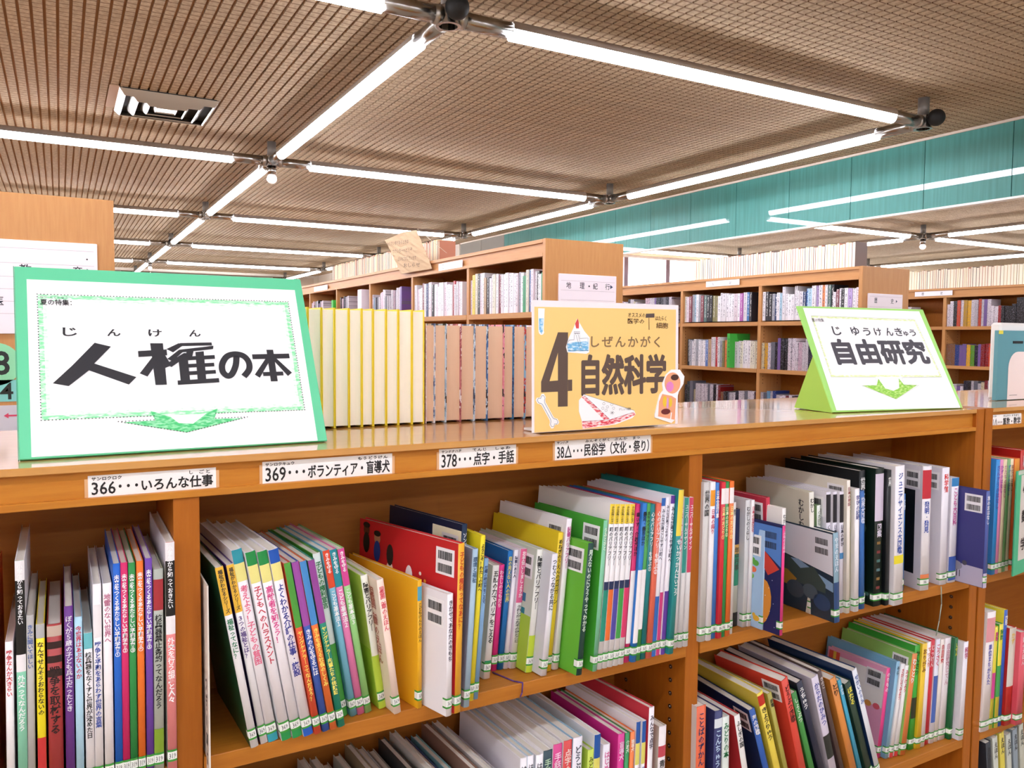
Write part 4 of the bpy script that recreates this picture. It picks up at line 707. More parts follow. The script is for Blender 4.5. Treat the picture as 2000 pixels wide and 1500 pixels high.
('e30', 'L', (1.7765, -0.0013, 1.7156, 0.686, 0.2462, 0.0193, None), 'ecE8f0', 'f0ecf4', 'thick white book', '科学', 'c05080', [], {}, 'thirtieth from left, lower shelf, right bay', 'books on the lower shelf, right bay'),
('f1', 'L', (0.5105, -0.01, 2.0, 3, 0.2805, 0.0139, None), 'f0ecf0', 'f4f0f4', 'white book with blue edge', 'はじめての', '303040', [], {}, 'first from left, lower shelf, middle bay', 'books on the lower shelf, middle bay'),
('f2', 'L', (0.5241, -0.01, 2.0, 3, 0.2807, 0.0124, None), 'c0d8e8', 'f4f0f4', 'white spined book with pale blue cover', 'はじめての', '303040', [], {}, 'second from left, lower shelf, middle bay', 'books on the lower shelf, middle bay'),
('f3', 'L', (0.5417, -0.01, 1.9915, 3.0, 0.278, 0.0142, None), 'f0ecf0', 'f4f0f4', 'white book with black title', 'はじめての', '303040', [], {}, 'third from left, lower shelf, middle bay', 'books on the lower shelf, middle bay'),
('f4', 'L', (0.5585, -0.01, 1.9085, 3.0, 0.2812, 0.0186, None), 'f0ecec', '1c3c48', 'white covered book with dark teal spine', '手話をまなぼう', 'b0d0b0', [], {}, 'fourth from left, lower shelf, middle bay', 'books on the lower shelf, middle bay'),
('f5', 'L', (0.5783, -0.01, 1.9, 3, 0.2873, 0.0188, None), 'f0ecec', 'd83888', 'white covered book with magenta spine', '手話のえほん', 'f8d0e8', [], {}, 'fifth from left, lower shelf, middle bay', 'books on the lower shelf, middle bay'),
('f6', 'L', (0.5991, -0.01, 1.9, 3, 0.2885, 0.0182, None), 'f0ecec', 'dc4040', 'white covered book with red spine', '点字のえほん', 'f8d8d0', [], {}, 'sixth from left, lower shelf, middle bay', 'books on the lower shelf, middle bay'),
('f7', 'L', (0.6202, -0.01, 1.8, 3, 0.2894, 0.0203, None), 'a0c8e0', 'ecE8f0', 'white spined book with sky blue cover', 'どうぶつえん', '404858', [(0.6, 0.7, 'e06060')], {}, 'seventh from left, lower shelf, middle bay', 'books on the lower shelf, middle bay'),
('f8', 'L', (0.6491, -0.01, 1.7805, 3.0, 0.2605, 0.0135, None), 'c0d848', 'c8dc50', 'lime green book', 'みどり', '606018', [], {}, 'eighth from left, lower shelf, middle bay', 'books on the lower shelf, middle bay'),
('f9', 'L', (0.6629, -0.01, 1.7195, 3.0, 0.2845, 0.0136, None), 'f0ecf0', 'f4f0f4', 'white book with blue top label', 'はたらく犬', 'd03050', [(0.85, 1, '2058a8'), (0.7, 0.85, 'e8e070')], {}, 'ninth from left, lower shelf, middle bay', 'books on the lower shelf, middle bay'),
('f10', 'L', (0.6836, -0.01, 1.7, 3, 0.2616, 0.0157, None), 'ecE8f0', 'f0ecf4', 'white book with pink title', 'はじめての手話', 'd85098', [], {}, 'tenth from left, lower shelf, middle bay', 'books on the lower shelf, middle bay'),
('f11', 'L', (0.7161, -0.01, 1.6843, 3.0522, 0.2729, 0.0151, None), 'd02888', 'd83090', 'magenta book', '盲導犬', 'f8c8e8', [], {}, 'eleventh from left, lower shelf, middle bay', 'books on the lower shelf, middle bay'),
('f12', 'L', (0.7302, -0.01, 1.6116, 3.344, 0.2715, 0.01, None), '289050', '309858', 'green book', '介助犬', 'e0f0e0', [], {}, 'twelfth from left, lower shelf, middle bay', 'books on the lower shelf, middle bay'),
('f13', 'L', (0.7418, -0.01, 1.5997, 3.7763, 0.2706, 0.01, None), 'f07838', 'f48040', 'orange book', '聴導犬', 'fff0e0', [], {}, 'thirteenth from left, lower shelf, middle bay', 'books on the lower shelf, middle bay'),
('f14', 'L', (0.7546, -0.01, 1.5895, 4.5325, 0.2863, 0.0101, None), 'f0ecf0', 'f4f0f4', 'white book with blue top and pink title', 'アイデア点字', 'e05888', [(0.86, 1, '2058a8'), (0.72, 0.86, 'e8e070')], {}, 'fourteenth from left, lower shelf, middle bay', 'books on the lower shelf, middle bay'),
('f15', 'L', (0.7684, -0.01, 1.572, 5.5259, 0.2844, 0.0095, None), 'f0ecf0', 'f4f0f4', 'white book with blue top and blue title', 'アイデア手話', '3858b0', [(0.86, 1, '2058a8'), (0.72, 0.86, 'e8e070')], {}, 'fifteenth from left, lower shelf, middle bay', 'books on the lower shelf, middle bay'),
('f16', 'L', (0.7848, -0.01, 1.5429, 6.7692, 0.3065, 0.0136, None), 'c83040', 'f4f0f4', 'white spined book with red cover', 'みんなで点字', '403048', [], {}, 'sixteenth from left, lower shelf, middle bay', 'books on the lower shelf, middle bay'),
('f17', 'L', (0.8126, -0.01, 1.5, 3, 0.2647, 0.0181, None), 'd0c8b8', 'ecE4e4', 'white book with red round emblem', '青少年', '303030', [(0.78, 0.86, 'c84858')], {}, 'seventeenth from left, lower shelf, middle bay', 'books on the lower shelf, middle bay'),
('g1', 'L', (1.8732, -0.0039, 1.9488, 0.0, 0.3058, 0.0363, None), 'f0ecec', 'f4ecec', 'thick white book with red stripe', '単位まちがえた', '4048b0', [(0.75, 0.95, 'e8a0a8')], {}, 'first from left, lower shelf, far right bay', 'books on the lower shelf, far right bay'),
('g2', 'L', (1.9001, -0.0039, 1.6969, 0.0, 0.2636, 0.0149, None), 'e8d838', 'e0d040', 'yellow and pink book', '算数', 'd03888', [(0.3, 0.55, 'd84898')], {}, 'second from left, lower shelf, far right bay', 'books on the lower shelf, far right bay'),
('g3', 'L', (1.9184, -0.006, 1.4076, 0.0, 0.2683, 0.0176, None), '48a848', 'e8d840', 'green and yellow book', '算数', '208038', [(0.3, 0.6, '40a858')], {}, 'third from left, lower shelf, far right bay', 'books on the lower shelf, far right bay'),
('g4', 'L', (1.935, -0.0057, 1.5409, 0.0, 0.3015, 0.0154, None), 'f0e040', '2858b8', 'blue spined book with yellow cover', '図形', 'ffffff', [], {'D': 0.2}, 'fourth from left, lower shelf, far right bay', 'books on the lower shelf, far right bay'),
('g5', 'L', (1.9577, -0.0126, 1.7927, 0.0, 0.2536, 0.0297, None), 'c02820', 'd03028', 'cream and red book', 'かず', 'e8c040', [(0.4, 1, 'e0dcd0')], {}, 'fifth from left, lower shelf, far right bay', 'books on the lower shelf, far right bay'),
('g6', 'L', (1.9873, -0.0243, 1.913, 0.0, 0.2415, 0.0291, None), 'e05868', 'e46070', 'rose pink book', '数のえほん', 'f8e0e0', [], {}, 'sixth from left, lower shelf, far right bay', 'books on the lower shelf, far right bay')]
for (bid, sk, geo, cov, spn, desc, title, tcol, bands, op, suffix, group) in NEAR:
    near_book(bid, sk, geo, cov, spn, desc, title, tcol, bands, op, suffix, group)

# thin magazines filling the left of the lower middle shelf
cols_thin = ['c8b890', 'a0a880', '688850', 'b04038', '8c8478', 'c0bcb0', 'dcd8d0', 'c8c4bc', 'e0dcd4', 'd4d0c8', 'b8b4ac', 'c4c8c0', '98886c', 'c8ccd0', 'b4b0a8', '404040', 'd8d4cc', '3c4c84', '88c0c8', '8c6858', 'e0dcd8', 'd0ccd8']
nm_thin = ['sand', 'sage', 'green', 'red', 'taupe', 'stone', 'ivory', 'putty', 'cream', 'oatmeal', 'ash', 'mist', 'brown', 'silver', 'drab', 'black', 'linen', 'indigo', 'turquoise', 'umber', 'pearl', 'lavender grey']
for i, (c_, n_) in enumerate(zip(cols_thin, nm_thin)):
    near_book('f', 'L', (.045+i*.0208, .002, 0, 3, .245+.012*math.sin(i*1.7)+.0009*i, .0115, .2), c_, c_, 'thin %s covered magazine' % n_, 'こどもの本', '404040', [], {}, '%s from left upright, middle bay, lower shelf' % ('first second third fourth fifth sixth seventh eighth ninth tenth eleventh twelfth thirteenth fourteenth fifteenth sixteenth seventeenth eighteenth nineteenth twentieth twenty-first twenty-second'.split()[i]), 'thin magazines on lower shelf of middle bay')

for i, (c_, n_) in enumerate((('30343c', 'charcoal'), ('c8ccc0', 'pale grey'), ('d8c850', 'dull yellow'), ('c0c4b8', 'greenish grey'), ('8c98a0', 'steel blue'), ('b8b8a8', 'khaki grey'))):
    near_book('g', 'L', (1.935+i*.03, .0, -8, 1, .27+.006*(i % 3), .022, .2), c_, c_, 'leaning %s picture book' % n_, 'えほん', '404040', [], dict(dz=-.40), 'on the bottom shelf of the far right bay', 'books on the bottom shelf, far right bay')

# books seen from their fore-edges on top of the low bookcase
def top_book(i, x0, x1, h, y, D, cover, pages, label, group, left=None, right=None):
    t = x1-x0
    root = thing('book', label, 'book', ((x0+x1)/2, y, H+.0004), group)
    c = .0016 if pages is PAGES_CREAM else .0012
    g = .0003
    bm = bmesh.new(); box(bm, -t/2+g, -t/2+g+c, 0, D, 0, h); box(bm, t/2-c-g, t/2-g, 0, D, 0, h, mi=1); box(bm, -t/2+g+c, t/2-c-g, D-.002, D, 0, h)
    obj('cover', bm, None, root, [left or mat(cover, .4), right or left or mat(cover, .4)])
    # page block with hollow fore-edge
    bm = bmesh.new(); n = 6; w2 = t/2-c-g
    ft = [(-w2+2*w2*k/n, .003+.0025*math.sin(math.pi*k/n)) for k in range(n+1)]
    z0, z1 = .0035, h-.0035
    a = [bm.verts.new((p[0], p[1], z0)) for p in ft]+[bm.verts.new((w2, D-.002, z0)), bm.verts.new((-w2, D-.002, z0))]
    b = [bm.verts.new((v_.co.x, v_.co.y, z1)) for v_ in a]
    for k in range(len(a)): bm.faces.new((a[k], a[(k+1) % len(a)], b[(k+1) % len(a)], b[k]))
    bm.faces.new(b); bm.faces.new(a[::-1])
    obj('page_block', bm, pages, root)
    return root
YX = [0.2091, 0.2322, 0.2562, 0.2793, 0.3054, 0.3293, 0.3505, 0.3755, 0.3992, 0.426, 0.4505]
PX = [0.4558, 0.474, 0.4974, 0.5288, 0.5585, 0.5866, 0.6233, 0.6454, 0.6727, 0.7016, 0.7322]
for i, (a, b) in enumerate(zip(YX, YX[1:])):
    top_book(i, a, b, .2135, .2525, .148, 'f4d428', PAGES_CREAM, 'yellow hardcover on the bookcase top, fore-edge outward, %s from right' % ordn[len(YX)-2-i], 'yellow books on the low bookcase')
def comic_mat(name, c1, c2, c3):
    m, nt, b, N, L = nodes(name)
    tc = N('ShaderNodeTexCoord'); no = N('ShaderNodeTexNoise'); no.inputs['Scale'].default_value = 45; no.inputs['Detail'].default_value = 3
    L(tc.outputs['Object'], no.inputs['Vector'])
    rp = N('ShaderNodeValToRGB'); rp.color_ramp.interpolation = 'CONSTANT'
    e = rp.color_ramp.elements; e[0].color = lin(c1); e[1].position = .48; e[1].color = lin(c2); e2 = e.new(.57); e2.color = lin(c3)
    L(no.outputs[0], rp.inputs[0]); L(rp.outputs[0], b.inputs['Base Color']); b.inputs['Roughness'].default_value = .4
    return m
CM = [comic_mat('printed_jacket_%d' % i, *c) for i, c in enumerate((('e8d0dc', 'd8b8c4', 'f0e4ea'), ('e8e0e0', '98a8c0', '3c4c7c'), ('c8d4e0', 'a0b8cc', '202428'), ('c87878', 'a04850', 'f0e0e0'), ('d8e4f0', '7890b0', '30405c'), ('3868a0', 'c8d8e8', '282c3c'), ('e88898', 'f0a0b0', '281c20'), ('3878a8', '204070', '88b0d0'), ('88b8d8', 'c83838', '282028')))]
cn_ = ['pale pink', 'speckled blue', 'blue grey', 'dusty red', 'pale blue', 'mottled blue', 'rose pink', 'deep blue', 'sky blue and red', 'grey', 'violet']
for i, (a, b) in enumerate(zip(PX, PX[1:])):
    top_book(i, a, b, .189, .258, .13, None, PAGES_TAN, 'tan paged paperback, %s jacket, %s from left on the low bookcase top' % (cn_[i % 11], ordn[i]), 'paperbacks on the low bookcase', left=CM[i % 9], right=CM[(i+1) % 9])

# ---------------------------------------------------------------- small books in the tall bookcases
def small_mesh(t, D, h):
    bm = bmesh.new()
    # spine faces -X, thickness along Y, origin at bottom centre of the spine
    box(bm, 0, .0015, -t/2, t/2, 0, h); box(bm, .0015, D, -t/2, -t/2+.001, 0, h); box(bm, .0015, D, t/2-.001, t/2, 0, h)
    box(bm, .0015, D-.003, -t/2+.001, t/2-.001, .002, h-.002, mi=1)
    me = bpy.data.meshes.new('book'); bm.to_mesh(me); bm.free(); me.materials.append(SMALLBOOK); me.materials.append(PAGES); return me
SM = {}
PAL = {'w': ('e8e2e6', 'white'), 'p': ('e4d2da', 'pinkish white'), 'g': ('a4a4ac', 'grey'), 'k': ('2c2a30', 'black'), 'b': ('4478b4', 'blue'), 'r': ('c03844', 'red'), 'o': ('e08850', 'orange'),
       'G': ('389060', 'green'), 'y': ('e8cc58', 'yellow'), 't': ('b89878', 'tan'), 'n': ('283c68', 'navy'), 'v': ('b8a0d0', 'lilac'), 'c': ('e0d8c4', 'cream'), 'm': ('84404c', 'maroon'), 'l': ('a8c8dc', 'pale blue'),
       'O': ('8c8458', 'olive'), 'q': ('58706c', 'slate green'), 'B': ('5878b8', 'cornflower blue'), 'V': ('b860b0', 'magenta'), 'L': ('98c048', 'lime green'), 'd': ('584c48', 'dark brown'), 'N': ('e8e8ec', 'very pale')}
num = 'first second third fourth fifth sixth seventh eighth ninth tenth eleventh twelfth thirteenth fourteenth fifteenth sixteenth seventeenth eighteenth nineteenth twentieth'.split()
def ordw(n):
    if n < 20: return num[n]
    if n == 29: return 'thirtieth'
    if n < 29: return 'twenty-'+num[n-20]
    return 'thirty-'+num[n-30]
JOIN = bmesh.new(); JC = JOIN.loops.layers.color.new('cover_colour')
def fill_row(X, y0, bay, z, codes, case, rowname, hmin, hmax, seed, t0=.028, end_gap=0., gap0=0., single=True):
    """codes listed from left to right in view: i.e. from far (large y) to near"""
    rr = random.Random(seed); ya = y0+.9*bay+.034+end_gap; yb = y0+.9*bay+.896-gap0
    n = len(codes); ts = [t0*(.75+.5*rr.random()) for _ in codes]; s = (yb-ya)/sum(ts)
    if s > 1.15: s = 1.15
    y = yb; hh = (hmin+hmax)/2
    for i, cde in enumerate(codes):
        t = ts[i]*s
        tq = round(t/.004)*.004 or .008; tq = min(tq, t) if tq > t else tq
        if rr.random() < .4: hh = hmin+(hmax-hmin)*rr.random()
        hq = round((hh+rr.uniform(-.004, .004))/.006)*.006
        c = lin(PAL[cde][0]); f = rr.uniform(.85, 1.08); c = (min(1, c[0]*f), min(1, c[1]*f), min(1, c[2]*f), 1)
        if not single:
            xx = X+.012+rr.uniform(0, .012); zz = H+z+.0004
            for bx, mi in (((xx, xx+.15, y-t+.0006, y-t+.0016, zz, zz+hq), 0), ((xx, xx+.15, y-.0016, y-.0006, zz, zz+hq), 0), ((xx, xx+.0015, y-t+.0016, y-.0016, zz, zz+hq), 0), ((xx+.0015, xx+.147, y-t+.0016, y-.0016, zz+.002, zz+hq-.002), 1)):
                for fc in box(JOIN, *bx, mi=mi):
                    for lp in fc.loops: lp[JC] = c
            y -= t; continue
        key = (round(t, 3), hq)
        if key not in SM: SM[key] = small_mesh(round(t, 3)-.0012, .15, hq)
        o = bpy.data.objects.new('book', SM[key]); COL.objects.link(o)
        o.location = (X+.012+rr.uniform(0, .012), y-t/2, H+z+.0004); y -= t
        o.color = c
        tag(o, '%s book, %s from left, %s shelf, %s bay of the %s' % (PAL[cde][1], ordw(i), rowname, ordn[bay] if bay else 'end', case), 'book', 'books in the '+case)
CB, CC, CD = 'middle tall bookcase', 'right centre tall bookcase', 'far right bookcase'
fill_row(XB, YB, 0, .302, 'pyckpwtkwwcwmwwwwwwpgwGcbpwkwG', CB, 'upper', .2, .25, 1)
fill_row(XB, YB, 1, .302, 'wpwwmwnwpkwpwwwpwwwrwwpw', CB, 'upper', .19, .23, 2)
fill_row(XB, YB, 2, .302, 'wlgkgwwpwwgwwwwpwwwv', CB, 'upper', .17, .23, 3, end_gap=.02, single=False)
fill_row(XB, YB, 3, .302, 'mtpwnwgw', CB, 'upper', .19, .23, 4, gap0=.05, end_gap=.32, single=False)
fill_row(XB, YB, 4, .302, 'wwpcgwkvnpw', CB, 'upper', .18, .21, 5, end_gap=.1, single=False)
fill_row(XC, YC, 0, .310, 'wkkgnwlwwwwwwwnblwvwowqkwmwkwvwp', CC, 'upper', .19, .25, 11, t0=.027)
fill_row(XC, YC, 1, .310, 'cpmglwgmqkkOOwwwwwwpwVwbk', CC, 'upper', .2, .24, 12)
fill_row(XC, YC, 2, .310, 'pwwkwwcwkwwwppwwvknngnw', CC, 'upper', .17, .24, 13, single=False)
fill_row(XC, YC, 0, -.064, 'cywgkvkkwwwpwwnkwwmwwkwww', CC, 'second', .2, .25, 14, single=False)
fill_row(XC, YC, 1, -.064, 'kgwwgwwwBtpwrwgOokBwwwcwwwccc', CC, 'second', .2, .25, 15, gap0=.05)
fill_row(XC, YC, 0, -.436, 'wglwbwwwrwkkwwwggw', CC, 'third', .16, .22, 16, single=False)
fill_row(XC, YC, 1, -.436, 'kqgcwwwwwgwkwrtdgwwnwwgwwm', CC, 'third', .16, .24, 17, gap0=.03, single=False)
fill_row(XD, YD, 0, .275, 'wwkowyywwowvwwwrkkkkkkk', CD, 'upper', .2, .28, 21, single=False)
fill_row(XD, YD, 1, .275, 'wpwwcpmgknnwrkpw', CD, 'upper', .2, .25, 22, single=False)
fill_row(XD, YD, 0, -.095, 'ttbvvyLnvrroobntycwgw', CD, 'second', .22, .24, 23, t0=.032, single=False)
fill_row(XD, YD, 1, -.095, 'wgbwvglwbgwBwgwwlg', CD, 'second', .2, .24, 24, single=False)
fill_row(XD, YD, 0, -.436, 'pwvwnkwgwcrwnwwlwgw', CD, 'third', .17, .25, 25, gap0=.05, single=False)
jo = obj('book_rows', JOIN, None, None, [small_book_mat(True), PAGES])
tag(jo, 'further rows of small books in the distant bays of the tall bookcases', 'books', kind='stuff')
# bright green and pale grey file boxes among them
def shelf_file(X, y, z, t, h, col, label, words=None):
    r = thing('file_box', label, 'file box', (X-.02, y, H+z+.0004))
    bm = bmesh.new(); box(bm, 0, .22, -t/2, -t/2+.002, 0, h); box(bm, 0, .22, t/2-.002, t/2, 0, h); box(bm, 0, .002, -t/2+.002, t/2-.002, 0, h); box(bm, .002, .22, -t/2+.002, t/2-.002, 0, .002)
    obj('sleeve', bm, mat(col, .5), r)
    if words:
        me = text_mesh(words, 0, 0, .014, h*.6, vertical=True)
        for v_ in me.vertices: v_.co = Vector((-.0008, t/2-.012-v_.co.x, v_.co.y+h*.25))
        obj('lettering', me, mat('205020', .6), r)
    return r
shelf_file(XB, YB+.9*3+.2, .302, .10, .25, 'e8dce4', 'tall pale pink file box in the middle tall bookcase')
shelf_file(XB, YB+.9*4+.07, .302, .05, .19, '38b038', 'bright green file box beside pale books, middle tall bookcase')

shelf_file(XC-.02, 3.655, -.064, .03, .275, '40b040', 'bright green shelf divider sticking out of right centre bookcase', '日本')

# books standing along the tops, fore-edges out: too many to pick out one by one
def top_row(name, X, ya, yb, z, hs, seed):
    rr = random.Random(seed); bm = bmesh.new(); y = ya
    while y < yb:
        t = rr.uniform(.016, .034); h = hs*rr.uniform(.96, 1.03)
        box(bm, X, X+.13, y, y+.0012, z, z+h, mi=rr.choice((1, 2, 3))); box(bm, X+.003, X+.128, y+.0012, y+t-.0012, z+.002, z+h-.003, mi=0); box(bm, X, X+.13, y+t-.0012, y+t, z, z+h, mi=rr.choice((1, 2, 3)))
        box(bm, X+.128, X+.13, y+.0012, y+t-.0012, z, z+h, mi=1)
        y += t+.0006
    return bm
for (X, a, b, z, c, lb) in ((XB+.24, YB+2.66, YB+4.5, .678, 'middle', 'row of cream paged books on top of middle tall bookcase'), (XC+.24, YC+.25, YC+1.9, .668, 'right', 'row of cream paged books on top of right centre bookcase'), (XD+.24, YD+.3, YD+2.1, .664, 'far', 'row of cream paged books on top of far right bookcase'), (XB+.24, YB+1.87, YB+2.2, .678, 'mid2', 'short row of cream books behind the pinned brown paper')):
    o = obj('book_row', top_row('r', X, a, b, H+z, .2, len(c)), None, None, [PAGES_CREAM, mat('e8d8a8', .5), mat('c88468', .5), mat('6c5448', .5)])
    tag(o, lb, 'books', kind='stuff')

# ---------------------------------------------------------------- signs
def shelf_label(xa, xb, za, zb, ruby, main, ruby2, label, m=PAPER, ry=None):
    w_, h_ = xb-xa, zb-za
    r = thing('shelf_label', label, 'label', ((xa+xb)/2, .0096, H+(za+zb)/2), 'shelf labels on the front rail')
    r.rotation_euler = (R(90), 0, 0)
    obj('card', B(-w_/2, w_/2, -h_/2, h_/2, -.0002, .0006), m, r)
    K = mat('181414', .6)
    text_obj('lettering', main[0], (-w_/2+.004, -h_/2+.003, -w_/2+main[1], h_/2-.0085), .0009, K, r, offset=.012, res=2)
    text_obj('lettering', main[2], (-w_/2+main[1]+.004, -h_/2+.003, w_/2-.004, h_/2-.0085), .0009, K, r, offset=.006, res=2, bold=.0003)
    text_obj('small_lettering', ruby, (-w_/2+.004, h_/2-.0066, -w_/2+.004+.0058*len(ruby), h_/2-.0020), .0009, K, r, bold=.00015)
    for (s, u0, u1) in ruby2: text_obj('small_lettering', s, (-w_/2+u0*w_, h_/2-.0070, -w_/2+u1*w_, h_/2-.0018), .0009, K, r, space=1.2, bold=.00015)
    obj('tape', B(-w_/2-.004, -w_/2+.001, -h_/2, h_/2-.004, -.0003, .0004), mat('e0b080', .15), r)
    obj('tape', B(w_/2-.001, w_/2+.004, -h_/2, h_/2-.004, -.0003, .0004), mat('e0b080', .15), r)
shelf_label(-.116, .039, -.0445, -.0165, 'サンロクロク', ('366･･･', .058, 'いろんな仕事'), [('し', .78, .81), ('ごと', .86, .95)], 'white label 366 for jobs on the rail under the big sign')
shelf_label(.101, .294, -.045, -.0135, 'サンロクキュウ', ('369･･･', .060, 'ボランティア・盲導犬'), [('もうどうけん', .72, .96)], 'white label 369 for volunteers and guide dogs, second along')
shelf_label(.372, .511, -.045, -.0125, 'サンナナハチ', ('378･･･', .056, '点字・手話'), [('てんじ', .42, .6), ('しゅわ', .72, .92)], 'white label 378 for braille and sign language')
shelf_label(.587, .794, -.0445, -.0105, 'サンハチ', ('38△･･･', .056, '民俗学（文化・祭り）'), [('みんぞくがく', .3, .55), ('ぶんか', .6, .74), ('まつ', .8, .88)], 'white label 38 for folklore under the yellow sign')
shelf_label(1.862, 2.0, -.051, -.0185, 'ヨンイチ', ('41△･･･', .052, '算数・数学'), [('さんすう', .42, .64), ('すうがく', .68, .92)], 'white label 41 for arithmetic on the right-hand bookcase')

SG = {"s1_paper": [[14.6, 268.0], [394.1, 267.0], [391.5, 0.9], [13.6, 2.3]], "s1_border": [[26.7, 244.1], [379.6, 243.9], [378.8, 52.3], [246.6, 52.8], [245.8, 45.0], [290.8, 44.6], [204.1, 25.3], [117.5, 46.1], [162.7, 46.5], [163.2, 52.6], [25.9, 52.6]], "s1_hito": [[94.6, 167.8], [114.9, 161.8], [92.4, 135.3], [144.7, 113.3], [134.4, 102.0], [85.5, 125.0], [59.8, 101.6], [41.2, 106.2], [65.1, 132.2]], "s1_ken": [149.7, 100.5, 256.9, 167.3], "s1_no": [258.9, 106.5, 308.7, 154.0], "s1_hon": [310.4, 102.2, 367.8, 156.5], "s1_r1": [55.7, 178.3, 73.5, 191.9], "s1_r2": [111.3, 178.8, 128.8, 190.1], "s1_r3": [165.6, 178.4, 184.0, 190.4], "s1_r4": [221.7, 178.8, 238.4, 190.3], "s1_natsu": [29.9, 226.8, 68.8, 236.6], "s1_natsur": [30.1, 237.6, 64.0, 241.3], "s2_panel": [[4.2, 214.0], [320.2, 218.1], [319.9, -3.9], [4.1, 0.1]], "s2_4": [[52.0, 171.4], [72.8, 171.6], [72.9, 89.6], [81.7, 89.4], [81.7, 70.1], [72.0, 70.4], [72.0, 42.3], [54.1, 43.0], [54.0, 69.3], [17.5, 68.7], [17.5, 86.8]], "s2_4h": [[52.1, 136.9], [34.4, 90.4], [52.1, 90.0]], "s2_ruby": [122.0, 145.6, 280.9, 166.5], "s2_main": [101.2, 59.4, 297.3, 133.9], "s2_h1": [205.2, 200.3, 245.1, 208.7], "s2_h2": [204.1, 188.5, 243.0, 198.6], "s2_h3": [269.4, 195.4, 296.4, 204.0], "s2_h4": [271.7, 180.9, 301.0, 192.0], "s2_h5": [246.2, 200.1, 267.2, 208.6], "s2_tube": [11.6, 167.5, 24.2, 210.4], "s2_lamp": [[91.7, 195.4], [107.5, 173.9], [119.2, 162.7], [117.6, 136.7], [111.6, 134.3], [71.3, 136.8], [68.4, 146.4], [74.2, 162.4], [83.9, 178.5]], "s2_flame": [[92.7, 195.9], [95.6, 188.2], [95.3, 178.6], [89.8, 178.5], [87.4, 186.5]], "s2_holder": [[84.9, 172.9], [97.6, 173.0], [97.6, 170.6], [84.9, 170.5]], "s2_liquid": [[70.7, 152.0], [89.8, 155.2], [115.6, 156.1], [115.6, 139.1], [72.7, 138.4]], "s2_wick": [[88.2, 169.7], [92.7, 170.2], [101.7, 144.0], [98.1, 142.9]], "s2_bone": [[16.2, 58.6], [44.5, 13.9]], "s2_cell": [[106.8, 62.9], [220.1, 29.9], [223.4, 23.0], [215.9, 16.5], [177.6, 6.5], [104.0, 2.0], [102.0, 16.8], [96.0, 33.3], [95.9, 52.7]], "s2_band1": [[101.9, 58.2], [107.8, 60.5], [163.0, 16.9], [150.6, 16.2]], "s2_band2": [[103.0, 15.4], [163.0, 15.6], [219.0, 27.4], [222.8, 22.2], [177.6, 8.2], [104.0, 2.8]], "s2_man": [[308.6, 103.9], [329.4, 103.6], [341.2, 90.3], [339.0, 76.2], [327.4, 61.6], [322.9, 48.6], [319.8, 10.1], [309.5, 2.7], [268.6, 15.0], [268.5, 21.1], [279.5, 56.9], [288.4, 65.3], [286.1, 77.4], [295.0, 94.6]], "s2_body": [[286.2, 58.4], [309.0, 54.3], [320.1, 48.7], [317.5, 8.5], [274.2, 17.4], [278.4, 44.8]], "s2_arm1": [[275.5, 44.9], [277.8, 44.9], [275.7, 17.3], [273.5, 17.7]], "s2_arm2": [[307.5, 22.9], [309.8, 22.8], [307.1, 6.3], [304.8, 7.3]], "s2e_head": [311.2, 78.5, 19.6, 20.0], "s2e_hair": [316.4, 89.0, 9.7, 5.6], "s2e_throat": [304.4, 71.8, 9.2, 9.6], "s2e_lung1": [292.0, 44.4, 5.0, 10.4], "s2e_lung2": [306.1, 42.1, 4.2, 8.8], "s2e_gullet": [298.9, 40.6, 2.8, 10.5], "s2e_liver": [294.5, 25.1, 11.3, 5.5], "s3_paper": [[16.6, 267.6], [391.8, 266.5], [399.6, -0.3], [11.6, 3.9]], "s3_border": [[32.5, 246.4], [364.5, 242.1], [378.1, 81.9], [246.3, 82.0], [244.1, 61.9], [289.7, 60.4], [201.5, 27.0], [111.1, 62.6], [157.4, 62.6], [161.2, 83.9], [28.8, 86.3]], "s3_ruby": [82.0, 192.6, 352.9, 218.7], "s3_main": [62.6, 116.3, 362.8, 185.7], "s3_natsu": [30.0, 229.7, 65.9, 239.4]}
def mm(p): return [(a/1000, b/1000) for a, b in p]
def rc(k): v_ = SG[k]; return tuple(a/1000 for a in v_)
def dotted(bm, pts, step, s, z):
    n = len(pts)
    for i in range(n):
        a = Vector(pts[i]); b = Vector(pts[(i+1) % n]); L = (b-a).length; k = max(1, int(L/step))
        for j in range(k):
            p = a+(b-a)*j/k; ngon(bm, [(p.x-s, p.y-s), (p.x+s, p.y-s), (p.x+s, p.y+s), (p.x-s, p.y+s)], z)
def sign_root(name, label, x, y, yaw, tilt):
    r = thing(name, label, 'sign', (x, y, H+.0022)); r.rotation_euler = Euler((R(90-tilt), 0, R(yaw)), 'XYZ'); return r
def poly_obj(name, pts, z, m, parent, thick=.0004):
    bm = bmesh.new(); plate(bm, list(pts), z-thick, z); return obj(name, bm, m, parent)
def easel(root, W, Hh, tilt, m, depth):
    """hollow triangular prism foot behind a leaning board, built in the board's frame (x right, y up the board, z towards viewer)"""
    t_ = R(tilt); up = Vector((0, math.cos(t_), math.sin(t_))); back = Vector((0, math.sin(t_), -math.cos(t_)))  # world up / world back expressed in board frame
    a = Vector((0, .0, -.004)); b = Vector((0, Hh*.52, -.004)); c = back*depth+Vector((0, 0, 0))
    bm = bmesh.new()
    L_ = [bm.verts.new(p) for p in (a, b, c)]; R_ = [bm.verts.new(p+Vector((W, 0, 0))) for p in (a, b, c)]
    bm.faces.new(L_[::-1]); bm.faces.new(R_)
    for i in range(3): bm.faces.new((L_[i], L_[(i+1) % 3], R_[(i+1) % 3], R_[i]))
    return obj('easel_foot', bm, m, root)
